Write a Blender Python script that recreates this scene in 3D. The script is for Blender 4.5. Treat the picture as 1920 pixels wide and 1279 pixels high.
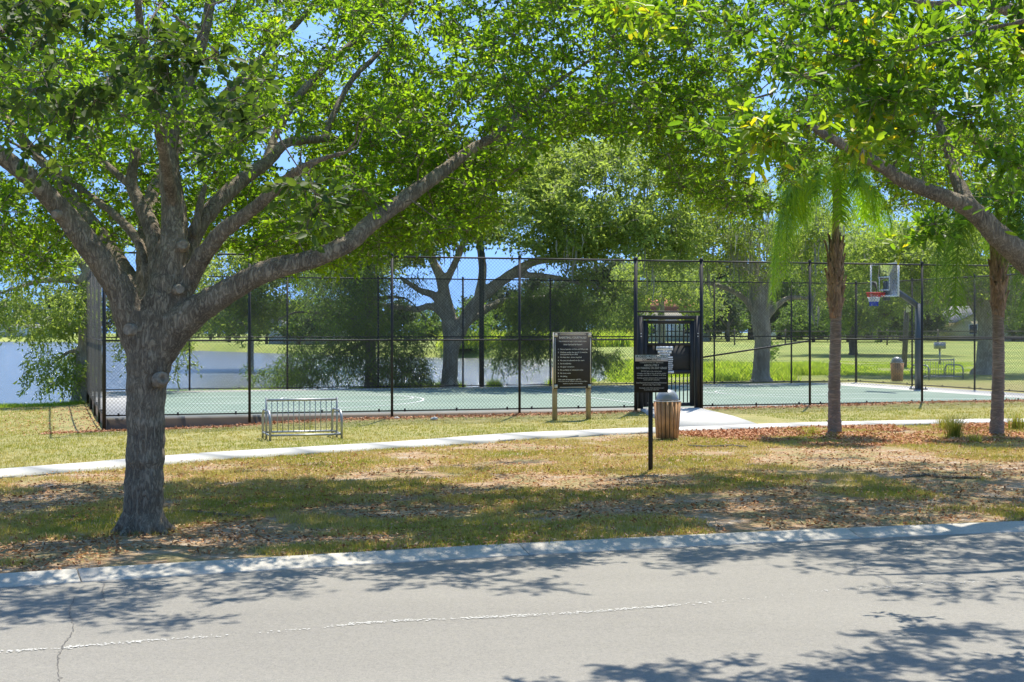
import bpy, math, random
import numpy as np
from mathutils import Vector, Matrix
R = math.radians
for o in list(bpy.data.objects): bpy.data.objects.remove(o)
sc = bpy.context.scene
COL = sc.collection
rng = np.random.default_rng(7)
random.seed(7)

# ------------------------------------------------------------------ camera, sky, sun, exposure
F = 2750.0; HY = 618.0; CZ = 1.9
cam = bpy.data.objects.new("camera", bpy.data.cameras.new("camera")); COL.objects.link(cam)
cam.location = (0, 0, CZ); cam.rotation_euler = (R(90), 0, 0)
cam.data.sensor_width = 36; cam.data.lens = F / 1920 * 36
cam.data.shift_y = -(639.5 - HY) / 1920
cam.data.clip_start = .1; cam.data.clip_end = 3000
sc.camera = cam
SUN = Vector((.15, .47, 1.0)).normalized()          # towards the sun
w = bpy.data.worlds.new("World"); sc.world = w; w.use_nodes = True
nt = w.node_tree; bg = nt.nodes['Background']
sky = nt.nodes.new('ShaderNodeTexSky'); sky.sky_type = 'NISHITA'; sky.sun_disc = False
sky.sun_elevation = math.asin(SUN.z); sky.sun_rotation = math.atan2(SUN.x, SUN.y)
sky.air_density = 1.0; sky.dust_density = 0.15; sky.ozone_density = .7
hs = nt.nodes.new('ShaderNodeHueSaturation'); hs.inputs['Saturation'].default_value = 1.18; hs.inputs['Value'].default_value = .92
nt.links.new(sky.outputs[0], hs.inputs['Color'])
tg = nt.nodes.new('ShaderNodeTexCoord'); ad = nt.nodes.new('ShaderNodeVectorMath'); ad.operation = 'ADD'; ad.inputs[1].default_value = (0, 0, .62)
nz = nt.nodes.new('ShaderNodeVectorMath'); nz.operation = 'NORMALIZE'
nt.links.new(tg.outputs['Generated'], ad.inputs[0]); nt.links.new(ad.outputs[0], nz.inputs[0]); nt.links.new(nz.outputs[0], sky.inputs[0])
tc = nt.nodes.new('ShaderNodeTexCoord'); mp = nt.nodes.new('ShaderNodeMapping'); mp.inputs['Scale'].default_value = (1, 1, 4.5)
cn = nt.nodes.new('ShaderNodeTexNoise'); cn.inputs['Scale'].default_value = 3.2; cn.inputs['Detail'].default_value = 7
cr = nt.nodes.new('ShaderNodeValToRGB'); cr.color_ramp.elements[0].position = .67; cr.color_ramp.elements[1].position = .84
cm = nt.nodes.new('ShaderNodeMix'); cm.data_type = 'RGBA'; cm.inputs[7].default_value = (9, 9.3, 9.8, 1)
nt.links.new(tc.outputs['Generated'], mp.inputs[0]); nt.links.new(mp.outputs[0], cn.inputs[0]); nt.links.new(cn.outputs[0], cr.inputs[0])
nt.links.new(cr.outputs[0], cm.inputs[0]); nt.links.new(hs.outputs[0], cm.inputs[6]); nt.links.new(cm.outputs[2], bg.inputs[0])
bg.inputs[1].default_value = 0.15
sl = bpy.data.lights.new("sun", 'SUN'); sl.energy = 3.8; sl.angle = R(.55); sl.color = (1, .94, .84)
so = bpy.data.objects.new("sun", sl); COL.objects.link(so); so.rotation_euler = SUN.to_track_quat('Z', 'Y').to_euler()
sc.view_settings.view_transform = 'Standard'; sc.view_settings.look = 'None'; sc.view_settings.gamma = 1
sc.view_settings.exposure = 1.12
sc.render.film_transparent = False
sc.cycles.max_bounces = 7; sc.cycles.transparent_max_bounces = 8; sc.cycles.transmission_bounces = 5

# ------------------------------------------------------------------ helpers
def tag(o, label=None, cat=None, group=None, kind=None):
    if label: o['label'] = label
    if cat: o['category'] = cat
    if group: o['group'] = group
    if kind: o['kind'] = kind
    return o
def empty(name, loc=(0, 0, 0), rz=0, label=None, cat=None, group=None):
    o = bpy.data.objects.new(name, None); COL.objects.link(o); o.location = loc; o.rotation_euler = (0, 0, rz)
    o.empty_display_size = .2
    return tag(o, label, cat, group)
def make_mesh(name, V, polys):
    """polys: list of int arrays (n,k)"""
    me = bpy.data.meshes.new(name)
    V = np.asarray(V, np.float32)
    me.vertices.add(len(V)); me.vertices.foreach_set('co', V.ravel())
    polys = [np.asarray(p, np.int32) for p in polys if len(p)]
    idx = np.concatenate([p.ravel() for p in polys])
    tot = np.concatenate([np.full(len(p), p.shape[1], np.int32) for p in polys])
    st = np.concatenate([[0], np.cumsum(tot)[:-1]]).astype(np.int32)
    me.loops.add(len(idx)); me.loops.foreach_set('vertex_index', idx)
    me.polygons.add(len(tot)); me.polygons.foreach_set('loop_start', st)
    me.update(calc_edges=True)
    return me
def link(name, me, mat=None, parent=None, smooth=False):
    o = bpy.data.objects.new(name, me); COL.objects.link(o)
    if mat: me.materials.append(mat)
    if parent: o.parent = parent
    if smooth: me.polygons.foreach_set('use_smooth', np.ones(len(me.polygons), bool)); me.update()
    return o
def smooth_path(pts, n=5):
    P = [np.array(p, float) for p in pts]
    if len(P) < 3: return np.array(P)
    P = [2 * P[0] - P[1]] + P + [2 * P[-1] - P[-2]]
    out = []
    for i in range(1, len(P) - 2):
        for k in range(n):
            t = k / n; a, b, c, d = P[i - 1:i + 3]
            out.append(.5 * ((2 * b) + (-a + c) * t + (2 * a - 5 * b + 4 * c - d) * t * t + (-a + 3 * b - 3 * c + d) * t ** 3))
    out.append(P[-2]); return np.array(out)
class MB:
    def __init__(s): s.V = []; s.n = 0; s.Q = []; s.T = []; s.A = []; s.S = []
    def add(s, V, Q=(), T=(), val=0.):
        V = np.asarray(V, float).reshape(-1, 3)
        if len(Q): s.Q.append(np.asarray(Q).reshape(-1, 4) + s.n)
        if len(T): s.T.append(np.asarray(T).reshape(-1, 3) + s.n)
        s.V.append(V); s.n += len(V); s.A.append(np.full(len(V), float(val)) if np.isscalar(val) else np.asarray(val)); return s
    def box(s, c, d, rz=0, val=0.):
        x, y, z = [q / 2 for q in d]
        V = np.array([(a * x, b * y, e * z) for e in (-1, 1) for b in (-1, 1) for a in (-1, 1)])
        ca, sa = math.cos(rz), math.sin(rz)
        V = np.stack([V[:, 0] * ca - V[:, 1] * sa + c[0], V[:, 0] * sa + V[:, 1] * ca + c[1], V[:, 2] + c[2]], 1)
        return s.add(V, [(0, 2, 3, 1), (4, 5, 7, 6), (0, 1, 5, 4), (2, 6, 7, 3), (0, 4, 6, 2), (1, 3, 7, 5)], val=val)
    def bar(s, a, b, wd, th=None, val=0.):
        """box section bar from a to b"""
        a = np.array(a, float); b = np.array(b, float); th = th or wd
        d = (b - a) / np.linalg.norm(b - a); up = np.array((0, 0, 1.)) if abs(d[2]) < .95 else np.array((0, 1., 0))
        sx = np.cross(d, up); sx /= np.linalg.norm(sx); sy = np.cross(sx, d)
        V = []
        for p in (a, b):
            for u, v in ((-1, -1), (1, -1), (1, 1), (-1, 1)): V.append(p + sx * u * wd / 2 + sy * v * th / 2)
        return s.add(V, [(3, 2, 1, 0), (4, 5, 6, 7), (0, 1, 5, 4), (1, 2, 6, 5), (2, 3, 7, 6), (3, 0, 4, 7)], val=val)
    def tube(s, pts, rad, n=8, cap=True, val=0.):
        P = np.asarray(pts, float); m = len(P)
        r = np.full(m, float(rad)) if np.isscalar(rad) else np.asarray(rad, float)
        T = np.gradient(P, axis=0); T /= (np.linalg.norm(T, axis=1)[:, None] + 1e-9)
        ref = np.array((1., 0, 0)) if abs(T[0][0]) < .8 else np.array((0, 1., 0))
        a = np.arange(n) / n * 2 * math.pi; V = []
        for i in range(m):
            u = ref - T[i] * ref.dot(T[i]); u /= np.linalg.norm(u); v = np.cross(T[i], u); ref = u
            V.append(P[i] + r[i] * (np.cos(a)[:, None] * u + np.sin(a)[:, None] * v))
        V = np.concatenate(V)
        i, j = np.meshgrid(np.arange(m - 1), np.arange(n), indexing='ij'); i = i.ravel(); j = j.ravel(); k = (j + 1) % n
        Q = np.stack([i * n + j, i * n + k, (i + 1) * n + k, (i + 1) * n + j], 1)
        Tr = []
        if cap:
            V = np.concatenate([V, P[:1], P[-1:]]); c0 = m * n
            Tr = [(c0, (q + 1) % n, q) for q in range(n)] + [(c0 + 1, (m - 1) * n + q, (m - 1) * n + (q + 1) % n) for q in range(n)]
        return s.add(V, Q, Tr, val=val)
    def lathe(s, prof, n=24, c=(0, 0, 0), val=0.):
        a = np.arange(n) / n * 2 * math.pi; m = len(prof)
        V = np.array([(c[0] + r * math.cos(t), c[1] + r * math.sin(t), c[2] + z) for r, z in prof for t in a])
        Q = [(i * n + j, i * n + (j + 1) % n, (i + 1) * n + (j + 1) % n, (i + 1) * n + j) for i in range(m - 1) for j in range(n)]
        return s.add(V, Q, val=val)
    def build(s, name, mat=None, parent=None, smooth=False, attr=False):
        me = make_mesh(name, np.concatenate(s.V), [np.concatenate(s.Q) if s.Q else [], np.concatenate(s.T) if s.T else []])
        if attr:
            at = me.attributes.new('tint', 'FLOAT', 'POINT'); at.data.foreach_set('value', np.concatenate(s.A).astype(np.float32))
        return link(name, me, mat, parent, smooth)

def vnoise(x, y, sc_=1.0, seed=0, octv=3):
    """simple value noise 0..1 (numpy)"""
    out = 0; amp = 1; tot = 0
    r = np.random.default_rng(100 + seed).random((256, 256))
    for k in range(octv):
        X = x / sc_ * 2 ** k + 31.7 * k; Y = y / sc_ * 2 ** k + 17.3 * k
        i = np.floor(X).astype(int); j = np.floor(Y).astype(int); fx = X - i; fy = Y - j
        fx = fx * fx * (3 - 2 * fx); fy = fy * fy * (3 - 2 * fy)
        g = lambda a, b: r[a % 256, b % 256]
        v = (g(i, j) * (1 - fx) + g(i + 1, j) * fx) * (1 - fy) + (g(i, j + 1) * (1 - fx) + g(i + 1, j + 1) * fx) * fy
        out = out + v * amp; tot += amp; amp *= .5
    return out / tot

# ------------------------------------------------------------------ materials
def mat_new(name):
    m = bpy.data.materials.new(name); m.use_nodes = True
    return m, m.node_tree, m.node_tree.nodes['Principled BSDF']
def N(nt, t, **kw):
    n = nt.nodes.new('ShaderNode' + t)
    for k, v in kw.items():
        if k in n.inputs: n.inputs[k].default_value = v
        else: setattr(n, k, v)
    return n
def ramp(nt, src, stops):
    r = nt.nodes.new('ShaderNodeValToRGB'); e = r.color_ramp.elements
    while len(e) < len(stops): e.new(.5)
    for q, (p, c) in zip(e, stops): q.position = p; q.color = (*c, 1) if len(c) == 3 else c
    nt.links.new(src, r.inputs[0]); return r.outputs[0]
def mixc(nt, fac, a, b, mode='MIX'):
    m = nt.nodes.new('ShaderNodeMix'); m.data_type = 'RGBA'; m.blend_type = mode
    for i, v in ((0, fac), (6, a), (7, b)):
        if hasattr(v, 'links'): nt.links.new(v, m.inputs[i])
        else: m.inputs[i].default_value = v if i == 0 else (*v, 1)
    return m.outputs[2]
def noise(nt, scale, detail=4, vec=None, rough=.55):
    n = N(nt, 'TexNoise', Scale=scale, Detail=detail, Roughness=rough)
    if vec: nt.links.new(vec, n.inputs[0])
    return n.outputs[0]
def coords(nt, scale=(1, 1, 1), obj=True):
    t = nt.nodes.new('ShaderNodeTexCoord'); m = nt.nodes.new('ShaderNodeMapping'); m.inputs['Scale'].default_value = scale
    nt.links.new(t.outputs['Object' if obj else 'Generated'], m.inputs[0]); return m.outputs[0]
def bump(nt, b, h, strength=.5, dist=.02):
    n = N(nt, 'Bump', Strength=strength, Distance=dist); nt.links.new(h, n.inputs['Height']); nt.links.new(n.outputs[0], b.inputs['Normal'])
def simple(name, col, rough=.6, metal=0, var=.25, scale=8, bmp=.0, col2=None):
    m, nt, b = mat_new(name); v = coords(nt)
    n = noise(nt, scale, 5, v)
    c2 = col2 or tuple(c * (1 - var) for c in col)
    nt.links.new(ramp(nt, n, [(.3, c2), (.7, col)]), b.inputs['Base Color'])
    b.inputs['Roughness'].default_value = rough; b.inputs['Metallic'].default_value = metal
    if bmp: bump(nt, b, n, bmp, .01)
    return m
def leafmat(name, cols, tr, transl=.45, rough=.45):
    """cols: ramp over the per-leaf tint; tr: colour of transmitted light"""
    m, nt, b = mat_new(name)
    a = nt.nodes.new('ShaderNodeAttribute'); a.attribute_name = 'tint'
    c = ramp(nt, a.outputs['Fac'], [(i / (len(cols) - 1), q) for i, q in enumerate(cols)])
    nt.links.new(c, b.inputs['Base Color']); b.inputs['Roughness'].default_value = rough
    b.inputs['Specular IOR Level'].default_value = .35
    t = nt.nodes.new('ShaderNodeBsdfTranslucent'); nt.links.new(mixc(nt, 1.0, c, tr, 'MULTIPLY'), t.inputs[0])
    mx = nt.nodes.new('ShaderNodeMixShader'); mx.inputs[0].default_value = transl
    nt.links.new(b.outputs[0], mx.inputs[1]); nt.links.new(t.outputs[0], mx.inputs[2])
    nt.links.new(mx.outputs[0], nt.nodes['Material Output'].inputs[0]); return m
def barkmat(name, c1, c2, sx=14, sz=3, strength=1.0):
    m, nt, b = mat_new(name); v = coords(nt, (sx, sx, sz))
    n1 = N(nt, 'TexNoise', Scale=1.5, Detail=7, Roughness=.62, Distortion=.9); nt.links.new(v, n1.inputs[0])
    rd = nt.nodes.new('ShaderNodeMath'); rd.operation = 'SUBTRACT'; rd.inputs[1].default_value = .5; nt.links.new(n1.outputs[0], rd.inputs[0])
    ab = nt.nodes.new('ShaderNodeMath'); ab.operation = 'ABSOLUTE'; nt.links.new(rd.outputs[0], ab.inputs[0])
    h1 = ramp(nt, ab.outputs[0], [(.0, (0, 0, 0)), (.03, (.3, .3, .3)), (.10, (.85, .85, .85)), (.2, (1, 1, 1))])
    n2 = noise(nt, 5.5, 6, v, .75)
    mm = nt.nodes.new('ShaderNodeMath'); mm.operation = 'MULTIPLY'; nt.links.new(h1, mm.inputs[0]); nt.links.new(n2, mm.inputs[1])
    big = noise(nt, .25, 5, coords(nt, (sx, sx, sx)), .65)
    c = ramp(nt, mm.outputs[0], [(.06, c2), (.40, c1), (.62, tuple(min(1, q * 1.35) for q in c1))])
    c = mixc(nt, .4, c, ramp(nt, big, [(.33, tuple(q * .45 for q in c1)), (.5, c1), (.67, tuple(min(1, q * 1.6) for q in c1))]))
    nt.links.new(c, b.inputs['Base Color']); b.inputs['Roughness'].default_value = .92
    bump(nt, b, mm.outputs[0], strength, .05); return m

M = {}
M['bark'] = barkmat('grey_oak_bark', (.54, .44, .31), (.10, .07, .045), 17, 4.2)
M['bark_far'] = barkmat('far_bark', (.56, .50, .41), (.22, .19, .15), 6, 1.5)
M['bark_dark'] = barkmat('dark_bark', (.22, .19, .15), (.08, .07, .06), 6, 1.5)
M['scar'] = simple('healed_cut_wood', (.42, .35, .26), .95, var=.6, scale=32, bmp=.9)
M['leaf_main'] = leafmat('oak_leaf', [(.065, .12, .015), (.10, .175, .016), (.155, .235, .018), (.25, .30, .022)], (2.9, 2.9, 1.0), .58)
M['leaf_right'] = leafmat('olive_leaf', [(.06, .12, .018), (.09, .165, .018), (.14, .22, .022), (.23, .28, .026)], (2.8, 2.8, 1.0), .58)
M['leaf_near'] = leafmat('big_leaf', [(.055, .11, .014), (.08, .155, .014), (.11, .20, .016), (.15, .24, .018), (.21, .28, .02), (.50, .38, .02)], (2.1, 2.1, .8), .55)
M['leaf_dim'] = leafmat('dark_leaf', [(.03, .055, .012), (.045, .085, .014), (.07, .115, .018), (.13, .18, .025)], (1.6, 1.6, .8), .42, .6)
M['leaf_far'] = leafmat('far_leaf', [(.10, .14, .04), (.15, .20, .05), (.20, .26, .065), (.27, .33, .085)], (2.3, 2.3, 1.3), .5, .6)
M['leaf_cypress'] = leafmat('cypress_leaf', [(.065, .11, .03), (.10, .155, .036), (.145, .21, .042), (.21, .29, .055)], (1.8, 1.9, 1.1), .48, .6)
M['leaf_lime'] = leafmat('lime_leaf', [(.10, .17, .025), (.14, .22, .03), (.18, .27, .04), (.22, .30, .05)], (1.6, 1.7, .9), .45, .6)
M['leaf_dist'] = leafmat('distant_leaf', [(.06, .09, .035), (.085, .12, .045), (.11, .15, .05), (.15, .19, .065)], (1.2, 1.3, 1.0), .25, .7)
M['moss'] = leafmat('hanging_moss', [(.20, .21, .17), (.28, .28, .23), (.33, .33, .28), (.4, .4, .33)], (1, 1, 1), .3, .9)
M['frond'] = leafmat('palm_leaflet', [(.08, .15, .015), (.14, .24, .02), (.22, .34, .025), (.30, .41, .035)], (2.0, 2.1, .6), .58, .4)
M['frond_dark'] = leafmat('palm_leaflet_deep', [(.05, .11, .018), (.08, .16, .02), (.12, .21, .025), (.18, .28, .03)], (1.8, 1.9, .7), .5, .4)
M['grass'] = leafmat('grass_blade', [(.15, .22, .02), (.26, .30, .035), (.40, .35, .07), (.52, .42, .16)], (1.3, 1.3, .9), .35, .6)
M['reed'] = leafmat('reed_blade', [(.17, .25, .035), (.26, .36, .045), (.36, .46, .06), (.46, .46, .14)], (1.9, 1.9, .9), .5, .6)
M['litter'] = leafmat('dead_leaf', [(.18, .075, .03), (.40, .18, .07), (.52, .29, .12), (.60, .44, .25)], (1, .9, .8), .15, .8)
M['mulch'] = leafmat('bark_chip', [(.24, .10, .045), (.44, .19, .085), (.56, .28, .14), (.62, .42, .26)], (1, 1, 1), .02, .9)
M['black'] = simple('black_coated_metal', (.02, .019, .017), .62, 0, .3)
M['wire'] = simple('glint_grey_vinyl_wire', (.11, .105, .09), .32, 0, .3)  # black wire lightened to grey: sun glints put into the base colour
M['court_pole'] = simple('dark_green_steel', (.03, .05, .045), .45, .2, .3)
M['hoop_pole'] = simple('slate_grey_steel', (.09, .11, .12), .5, .2, .2)
M['galv'] = simple('galvanised_steel', (.42, .43, .42), .45, .6, .3, 12)
M['white'] = simple('white_paint', (.8, .8, .78), .5, 0, .06)
M['red'] = simple('red_paint', (.62, .02, .02), .45, 0, .15)
M['blue'] = simple('blue_cord', (.03, .07, .5), .8, 0, .15)
M['wood_slat'] = simple('stained_slat', (.60, .33, .15), .7, 0, .4, 6, .15)
M['wood_post'] = simple('treated_post', (.50, .36, .17), .75, 0, .3, 6, .2)
M['sign_black'] = simple('sign_black', (.02, .02, .018), .85, 0, .3)
M['sign_brown'] = simple('sign_dark_brown', (.035, .03, .025), .85, 0, .3)
M['letter'] = simple('cream_lettering', (.72, .70, .62), .6, 0, .05)
M['plaque'] = simple('cream_plaque', (.62, .58, .47), .6, 0, .1)
M['dome'] = simple('dome_plastic', (.30, .32, .32), .35, .3, .2)
M['cream_lamp'] = simple('cream_lamp', (.7, .66, .52), .6, 0, .1)
M['wall_y'] = simple('pale_yellow_stucco', (.62, .56, .36), .9, 0, .08)
M['wall_w'] = simple('white_stucco', (.68, .67, .63), .9, 0, .08)
M['roof_g'] = simple('grey_shingle', (.30, .29, .28), .9, 0, .2, 3)
M['roof_r'] = simple('red_tile', (.50, .17, .08), .85, 0, .3, 6)
M['rock'] = simple('pale_rock', (.6, .57, .5), .9, 0, .3, 9, .5)
gl, gnt, gb = mat_new('clear_board'); gb.inputs['Base Color'].default_value = (.9, .95, .97, 1); gb.inputs['Roughness'].default_value = .05
gb.inputs['Transmission Weight'].default_value = 1; gb.inputs['IOR'].default_value = 1.05; M['glass'] = gl
M['window'] = simple('dark_window', (.05, .06, .07), .15, 0, .2)

# ------------------------------------------------------------------ lie of the land
def ss(a, b, x): t = np.clip((x - a) / (b - a), 0, 1); return t * t * (3 - 2 * t)
def kerbY(X):
    X = np.asarray(X, float); c = np.clip(X, -9, 11)
    y = 13.627 + .3578 * c - .0101 * c * c
    return y + (X - c) * (.3578 - .0202 * c)
def kn(X):                                   # unit tangent of the kerb
    c = np.clip(X, -9, 11); s = .3578 - .0202 * c; L = np.sqrt(1 + s * s); return 1 / L, s / L
TH = R(17.5); U = np.array((math.cos(TH), math.sin(TH))); Vv = np.array((-math.sin(TH), math.cos(TH)))
A0 = np.array((-8.76, 31.5)); CL, CW = 26.6, 14.0
def court(s, t, z=0.): p = A0 + s * U + t * Vv; return (p[0], p[1], z)
def xy(px, Y): return ((px - 960) / F * Y, Y)
LAKE = np.array([xy(-6000, 22), xy(-1200, 36), xy(-300, 41.5), xy(0, 43.3), xy(140, 44.6), xy(230, 49), xy(500, 49.5), xy(800, 51.5), xy(1000, 54), xy(1110, 57.5),
                 xy(1150, 66), xy(1165, 90), xy(1150, 118), xy(1080, 132), xy(900, 138), xy(720, 142), xy(560, 160), xy(470, 172), xy(350, 190), xy(330, 208), xy(420, 235),
                 xy(300, 300), xy(100, 322), xy(-400, 330), xy(-3000, 300), xy(-8000, 200)])
def lake_sd(X, Y):
    X = np.asarray(X, float); Y = np.asarray(Y, float)
    d = np.full(X.shape, 1e9); ins = np.zeros(X.shape, bool)
    for i in range(len(LAKE)):
        a = LAKE[i]; b = LAKE[(i + 1) % len(LAKE)]; e = b - a
        t = np.clip(((X - a[0]) * e[0] + (Y - a[1]) * e[1]) / e.dot(e), 0, 1)
        d = np.minimum(d, np.hypot(X - a[0] - t * e[0], Y - a[1] - t * e[1]))
        c = ((a[1] > Y) != (b[1] > Y)) & (X < (b[0] - a[0]) * (Y - a[1]) / (b[1] - a[1] + 1e-12) + a[0]); ins ^= c
    return np.where(ins, d, -d)
def tz(X, Y, lake=True):
    X = np.asarray(X, float); Y = np.asarray(Y, float)
    d = (Y - kerbY(X)) * .945
    zA = -.16 + .012 * np.clip(X, -14, 10) - .05 * ss(5, 12, -X) * ss(20, 32, Y)
    z = -.10 + (zA + .10) * ss(0, 4, d)
    z = z + (vnoise(X, Y, 2.2, 3) - .5) * .05 * ss(.1, 1.0, d)
    z = np.where(d < -.1, -.45, z)
    z = np.where(d < -11.2, -.12, z)
    z = z + .5 * ss(62, 200, Y)
    tt = (X - A0[0]) * Vv[0] + (Y - A0[1]) * Vv[1]; s1 = (X - A0[0]) * U[0] + (Y - A0[1]) * U[1]
    z = z + .07 * ss(-1.3, -.1, tt) * ss(1.0, 5.0, s1) * (1 - ss(-.1, .6, tt)) * (1 - ss(24, 26, s1))
    z = np.where((tt > .0) & (tt < 14.1) & (s1 > .0) & (s1 < 26.7), np.minimum(z, -.12), z)
    if lake: z = z + (-1.9 - z) * ss(-.4, 2.2, lake_sd(X, Y))
    return z
def Z(x, y): return float(tz(np.array([x]), np.array([y]))[0])
def PX(px, py, Y): return np.array(((px - 960) / F * Y, Y, CZ - (py - HY) / F * Y))
def G(px, py, dz=0):
    """where the sight line through a pixel of the photograph meets the ground"""
    lo = 5.; Y = 5.
    while Y < 400:
        p = PX(px, py, Y)
        if p[2] < float(tz(np.array([p[0]]), np.array([Y]), False)[0]) + dz: break
        Y *= 1.004
    return PX(px, py, Y)

# ------------------------------------------------------------------ ground, water, road, kerb, path
def axis(neg, pos, fine, n):
    t = np.linspace(-1, 1, n); k = 4.2
    v = np.sinh(k * t) / math.sinh(k); return np.where(v < 0, v * neg, v * pos)
gx = axis(520, 520, 0, 460)
gy = np.concatenate([np.linspace(-60, 8, 12)[:-1], np.linspace(8, 60, 230)[:-1], 60 + 640 * (np.linspace(0, 1, 150) ** 2.2)])
# extra density near the kerb edge is not needed: the kerb covers that step
GX, GY = np.meshgrid(gx, gy)
GZ = tz(GX.ravel(), GY.ravel())
V = np.stack([GX.ravel(), GY.ravel(), GZ], 1); nx = len(gx); ny = len(gy)
i, j = np.meshgrid(np.arange(nx - 1), np.arange(ny - 1)); i = i.ravel(); j = j.ravel()
me = make_mesh('ground', V, [np.stack([j * nx + i, j * nx + i + 1, (j + 1) * nx + i + 1, (j + 1) * nx + i], 1)])
# a paint of soil kinds: how much bare / littered / mulched the earth is (soil, not light)
dK = (GY.ravel() - kerbY(GX.ravel())) * .945
pathc = np.array([G(*q)[:2] for q in ((-300, 916), (0, 892), (220, 874), (440, 856), (640, 844), (820, 832), (980, 820), (1150, 812), (1330, 806), (1560, 798), (1740, 794), (1920, 791.5), (2200, 789))])
pathc = smooth_path(pathc, 8)
pathc = np.concatenate([pathc[:1] + (pathc[0] - pathc[1]) / np.linalg.norm(pathc[0] - pathc[1]) * np.linspace(25, 1, 10)[:, None], pathc,
                        pathc[-1:] + (pathc[-1] - pathc[-2]) / np.linalg.norm(pathc[-1] - pathc[-2]) * np.linspace(1, 25, 10)[:, None]])
def pathY(X): return np.interp(X, pathc[:, 0], pathc[:, 1])
def in_strip(X, Y): return (Y < pathY(X)) & (Y > kerbY(X))
shade = np.where(in_strip(GX.ravel(), GY.ravel()), 1., 0.)
far = ss(0, 1.5, pathY(GX.ravel()) - GY.ravel())
st = ss(-.5, .05, dK) * np.clip(far + .0, 0, 1)
at = me.attributes.new('strip', 'FLOAT', 'POINT'); at.data.foreach_set('value', st.astype(np.float32))
gm, nt, b = mat_new('turf_and_soil'); v = coords(nt)
a = nt.nodes.new('ShaderNodeAttribute'); a.attribute_name = 'strip'
fine = noise(nt, 22, 8, v, .75); med = noise(nt, 1.6, 7, v, .68); big = noise(nt, .35, 5, v, .6)
lawn = ramp(nt, med, [(.30, (.17, .18, .035)), (.47, (.28, .25, .06)), (.60, (.40, .32, .11)), (.74, (.47, .37, .17))])
lawn = mixc(nt, .5, lawn, ramp(nt, fine, [(.3, (.10, .12, .03)), (.5, (.26, .25, .08)), (.7, (.45, .40, .2))]))
soil = ramp(nt, med, [(.32, (.14, .18, .02)), (.41, (.26, .26, .035)), (.47, (.40, .30, .07)), (.51, (.44, .22, .08)), (.56, (.50, .34, .18)), (.62, (.64, .58, .48)), (.70, (.40, .22, .09)), (.8, (.22, .22, .04))])
soil = mixc(nt, .45, soil, ramp(nt, fine, [(.32, (.08, .055, .03)), (.5, (.27, .2, .11)), (.68, (.50, .42, .30))]))
vl = N(nt, 'TexVoronoi', Scale=45); nt.links.new(v, vl.inputs[0])
soil = mixc(nt, .3, soil, ramp(nt, vl.outputs['Color'], [(.2, (.12, .06, .03)), (.8, (.5, .36, .24))]))
med2 = noise(nt, .9, 6, v)
mm = nt.nodes.new('ShaderNodeMath'); mm.operation = 'MULTIPLY'; nt.links.new(a.outputs['Fac'], mm.inputs[0])
nt.links.new(ramp(nt, big, [(.30, (.8, .8, .8)), (.5, (1, 1, 1))]), mm.inputs[1])
# greener field beyond the court
sep = nt.nodes.new('ShaderNodeSeparateXYZ'); nt.links.new(v, sep.inputs[0])
mr = N(nt, 'MapRange'); mr.inputs[1].default_value = 50; mr.inputs[2].default_value = 62; nt.links.new(sep.outputs[1], mr.inputs[0])
field = ramp(nt, noise(nt, .12, 6, v, .65), [(.3, (.15, .20, .03)), (.5, (.23, .28, .045)), (.7, (.34, .34, .08))])
lawn = mixc(nt, mr.outputs[0], lawn, field)
c = mixc(nt, mm.outputs[0], lawn, soil)
nt.links.new(c, b.inputs['Base Color']); b.inputs['Roughness'].default_value = .95; bump(nt, b, fine, .9, .04)
tag(link('ground', me, gm, smooth=True), kind='structure')

wm, nt, b = mat_new('lake_water'); v = coords(nt, (.35, 1.1, 1))
b.inputs['Base Color'].default_value = (.10, .115, .10, 1); b.inputs['Roughness'].default_value = .2
b.inputs['Specular IOR Level'].default_value = .8
bump(nt, b, noise(nt, 1.3, 6, v, .62), 1.0, .35)
wv = [(-520, 20, -.75), (520, 20, -.75), (520, 420, -.75), (-520, 420, -.75)]
tag(link('water', make_mesh('water', wv, [[(0, 1, 2, 3)]]), wm), kind='structure')

# road
def ribbon(xs, offs, zs):
    tx, ty = kn(xs); Yk = kerbY(xs); rows = []
    for o, z in zip(offs, zs): rows.append(np.stack([xs + ty * -o, Yk + tx * o, np.full(len(xs), z)], 1))
    V = np.concatenate(rows); n = len(xs)
    Q = [(k * n + q, k * n + q + 1, (k + 1) * n + q + 1, (k + 1) * n + q) for k in range(len(offs) - 1) for q in range(n - 1)]
    return V, Q
xs = np.linspace(-60, 60, 400)
V, Q = ribbon(xs, [-10.9, -9, -7, -5.3, -3, -.31], [-.17, -.16, -.15, -.145, -.147, -.152])
rm, nt, b = mat_new('old_asphalt'); v = coords(nt)
f1 = noise(nt, 38, 6, v, .9); f2 = noise(nt, .55, 8, coords(nt, (.35, 1, 1)), .7); vo = N(nt, 'TexVoronoi', Scale=160); nt.links.new(v, vo.inputs[0])
c = ramp(nt, f1, [(.34, (.075, .068, .058)), (.48, (.19, .176, .148)), (.60, (.26, .24, .20)), (.7, (.42, .39, .33))])
c = mixc(nt, .42, c, ramp(nt, f2, [(.3, (.125, .115, .097)), (.5, (.195, .18, .15)), (.7, (.265, .245, .205))]))
c = mixc(nt, .3, c, ramp(nt, vo.outputs['Color'], [(.1, (.15, .15, .145)), (.9, (.42, .39, .31))]))
nt.links.new(c, b.inputs['Base Color']); b.inputs['Roughness'].default_value = .9; bump(nt, b, f1, .5, .01)
tag(link('road', make_mesh('road', V, [Q]), rm, smooth=True), kind='structure')
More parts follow.
